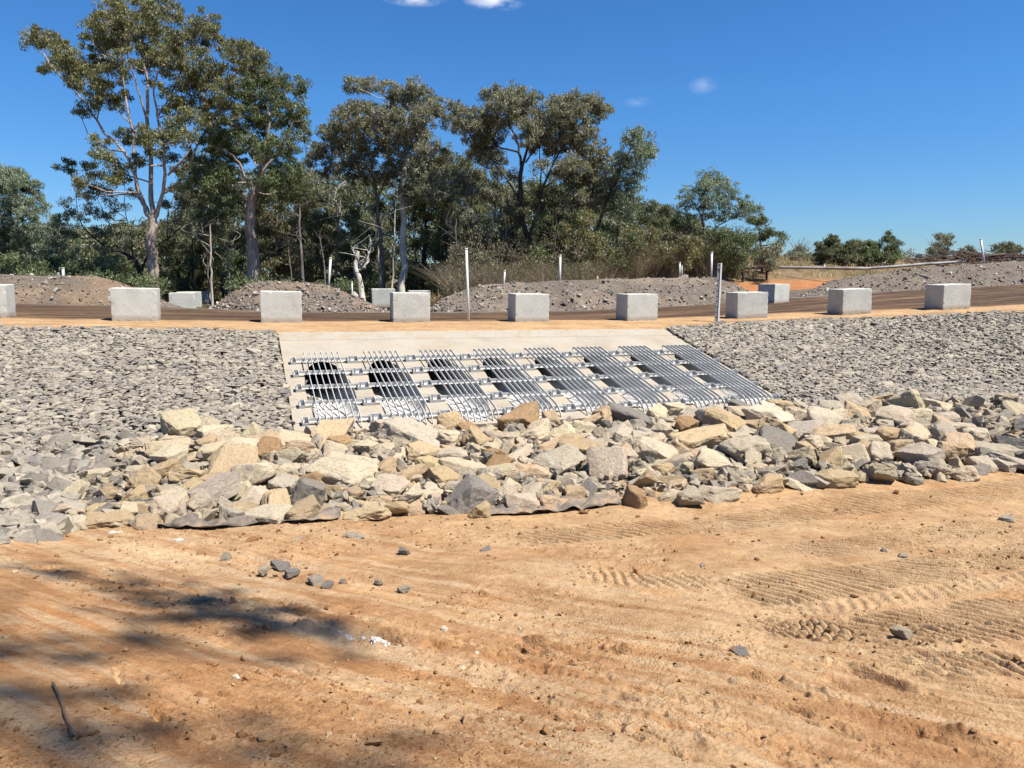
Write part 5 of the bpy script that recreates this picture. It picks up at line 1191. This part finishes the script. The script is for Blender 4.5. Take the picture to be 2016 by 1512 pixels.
def band_pts(n, s0, s1, b0, b1, power=1.0, dz=0):
    s = rg.uniform(s0, s1, n); b = b0+(b1-b0)*rg.uniform(0, 1, n)**power; t = t_far(s)-b; x, y = xy(s, t); return np.column_stack([x, y, H(x, y)+dz]), s, b
g_, s_, b_ = band_pts(26000, 8, 62, 6.5, 26); clump = fbm(g_[:, 0]*.9, g_[:, 1]*.9, 3, 3) > -.06; bank = (s_ > 17) & (b_ < 9.0); g_ = g_[clump & ~bank]
strand_field('dry_grass', g_, .42, .018, M_straw, 'dry straw coloured grass on the rise behind the right heaps', 1, 'grass')
g_, s_, b_ = band_pts(36000, 9, 32, 4.0, 14.0); q_ = np.array([projpx(p) for p in g_]); gap = (q_[:, 0] > 690) & (q_[:, 0] < 885) & (g_[:, 1] < 46); m_ = ((s_ < 18) | (b_ > 9.5)) & (fbm(g_[:, 0]*.6, g_[:, 1]*.6, 3, 4) > -.22) & ~gap
strand_field('dry_undergrowth', g_[m_], 1.9, .012, M_twig, 'tangle of dry brown twigs at the foot of the wood', 2, spread=.62)
def leaf_mass(name, cents, radii, per, L, W, m, label, seed):
    V, Fq = leaves(cents, radii, per, L, W, np.random.default_rng(seed)); o = new_obj(name, np_mesh(name, V, Fq), m); tag(o, label, 'undergrowth', kind='stuff'); return o
g_, s_, b_ = band_pts(2300, 5, 33, 4.5, 15.0); q_ = np.array([projpx(p) for p in g_]); gap = (q_[:, 0] > 690) & (q_[:, 0] < 885) & (g_[:, 1] < 46); m_ = ((s_ < 18) | (b_ > 10.0)) & ~gap; g_ = g_[m_]; g_[:, 2] += rg.uniform(.2, 3.6, len(g_))*(.5+.5*rg.random(len(g_)))
leaf_mass('brown_scrub', g_, rg.uniform(.25, .6, len(g_)), [34]*len(g_), .16, .05, LM['dry'], 'brown and olive scrub along the foot of the wood', 3)
g_, s_, b_ = band_pts(900, -26, 8, 4.5, 15.0); g_[:, 2] += rg.uniform(.1, 1.7, len(g_)); q_ = np.array([projpx(p) for p in g_]); g_ = g_[~((g_[:, 1] < 49) & (((q_[:, 0] > 325) & (q_[:, 0] < 450)) | ((q_[:, 0] > 700) & (q_[:, 0] < 880))))]
leaf_mass('green_scrub', g_, rg.uniform(.25, .6, len(g_)), [36]*len(g_), .18, .06, LM['green'], 'low green scrub behind the left heaps', 4)
# far off wood
cs = []
for j in range(5200):
    px = rg.uniform(-120, 1440); top = np.interp(px, [-120, 120, 300, 420, 640, 900, 1250, 1440], [440, 455, 450, 345, 345, 335, 400, 462])+22*float(fbm(np.array([px*.03]), np.array([2.0]), 3, 8)[0])
    py = rg.uniform(top, 585); c = at_depth(px, py, rg.uniform(66, 84)); cs.append(c[:])
leaf_mass('far_wood', np.array(cs), rg.uniform(.5, 1.2, len(cs)), [46]*len(cs), .42, .16, LM['dark'], 'dark far-off mass of the wood seen between the nearer trees', 6)

# ------------------------------------------------------------------ tree behind the camera whose branches shade the lower left dirt
wd = Wood(); rg = np.random.default_rng(41); Bs = Vector((14.5, -11.0, -1.6))
wd.limb([Bs, Bs+Vector((-.5, .6, 6)), Bs+Vector((-1.2, 1.6, 12)), Bs+Vector((-1.8, 3.0, 18))], .32, .16, 8, rg=rg, wob=.03)
cs, rs, pr = [], [], []
for (px, py, hgt, wdx, nsub) in [(10, 1290, 24, .35, 9), (30, 1370, 24.5, .3, 6), (110, 1120, 22.5, .3, 7), (210, 1140, 22.6, .34, 9), (320, 1165, 22.5, .36, 13), (400, 1190, 22.4, .36, 15), (480, 1208, 22.5, .36, 17), (560, 1232, 22.7, .32, 13), (640, 1255, 22.9, .3, 9), (340, 1262, 24, .32, 9), (300, 1225, 23.5, .3, 5), (110, 1430, 24.2, .3, 6), (620, 1500, 22.7, .35, 9), (60, 1500, 24, .3, 5)]:
    g_ = on_ground(px, py); C0 = g_+SUN*(hgt/SUN.z)
    j0 = min(wd.pts[:], key=lambda q: (q[0]-C0).length); wd.limb([j0[0], j0[0].lerp(C0, .5)+Vector((0, 0, .5)), C0], .035, .012, 6, rg=rg, wob=.03)
    for k in range(nsub):
        q = Vector((rg.normal(0, wdx), rg.normal(0, wdx*.55), rg.normal(0, wdx*.5)))+C0; cs.append(q[:]); rs.append(.2); pr.append(34)
        wd.limb([C0, q], .012, .005, 3, sub=2, store=False, rg=rg)
o = empty('shade_tree', Bs); tag(o, 'gum tree standing behind the viewer whose branches shade the near dirt', 'tree')
tr = new_obj('trunk', wd.mesh('trunk'), BK['grey'], o); tr.location = -Bs
V, Fq = leaves(np.array(cs), np.array(rs), pr, .15, .045, rg); cr = new_obj('crown', np_mesh('crown', V, Fq), LM['olive'], o); cr.location = -Bs

# final albedo scale for the chosen exposure
for m in bpy.data.materials:
    if not m.use_nodes or m.name.endswith('leaves') or m.name in ('straw', 'dry_twigs', ): continue
    t = m.node_tree
    for b in [n for n in t.nodes if n.type == 'BSDF_PRINCIPLED']:
        i = b.inputs['Base Color']; mx = t.nodes.new('ShaderNodeMixRGB'); mx.blend_type = 'MULTIPLY'; mx.inputs[0].default_value = 1; k_ = .81 if m.name in ('concrete_slab', 'galvanised_steel', 'light_steel', 'corrugated_pipe', 'white_plastic') else .672; mx.inputs[2].default_value = (k_, k_, k_, 1)
        if i.is_linked: t.links.new(i.links[0].from_socket, mx.inputs[1])
        else: mx.inputs[1].default_value = i.default_value
        t.links.new(mx.outputs[0], i)
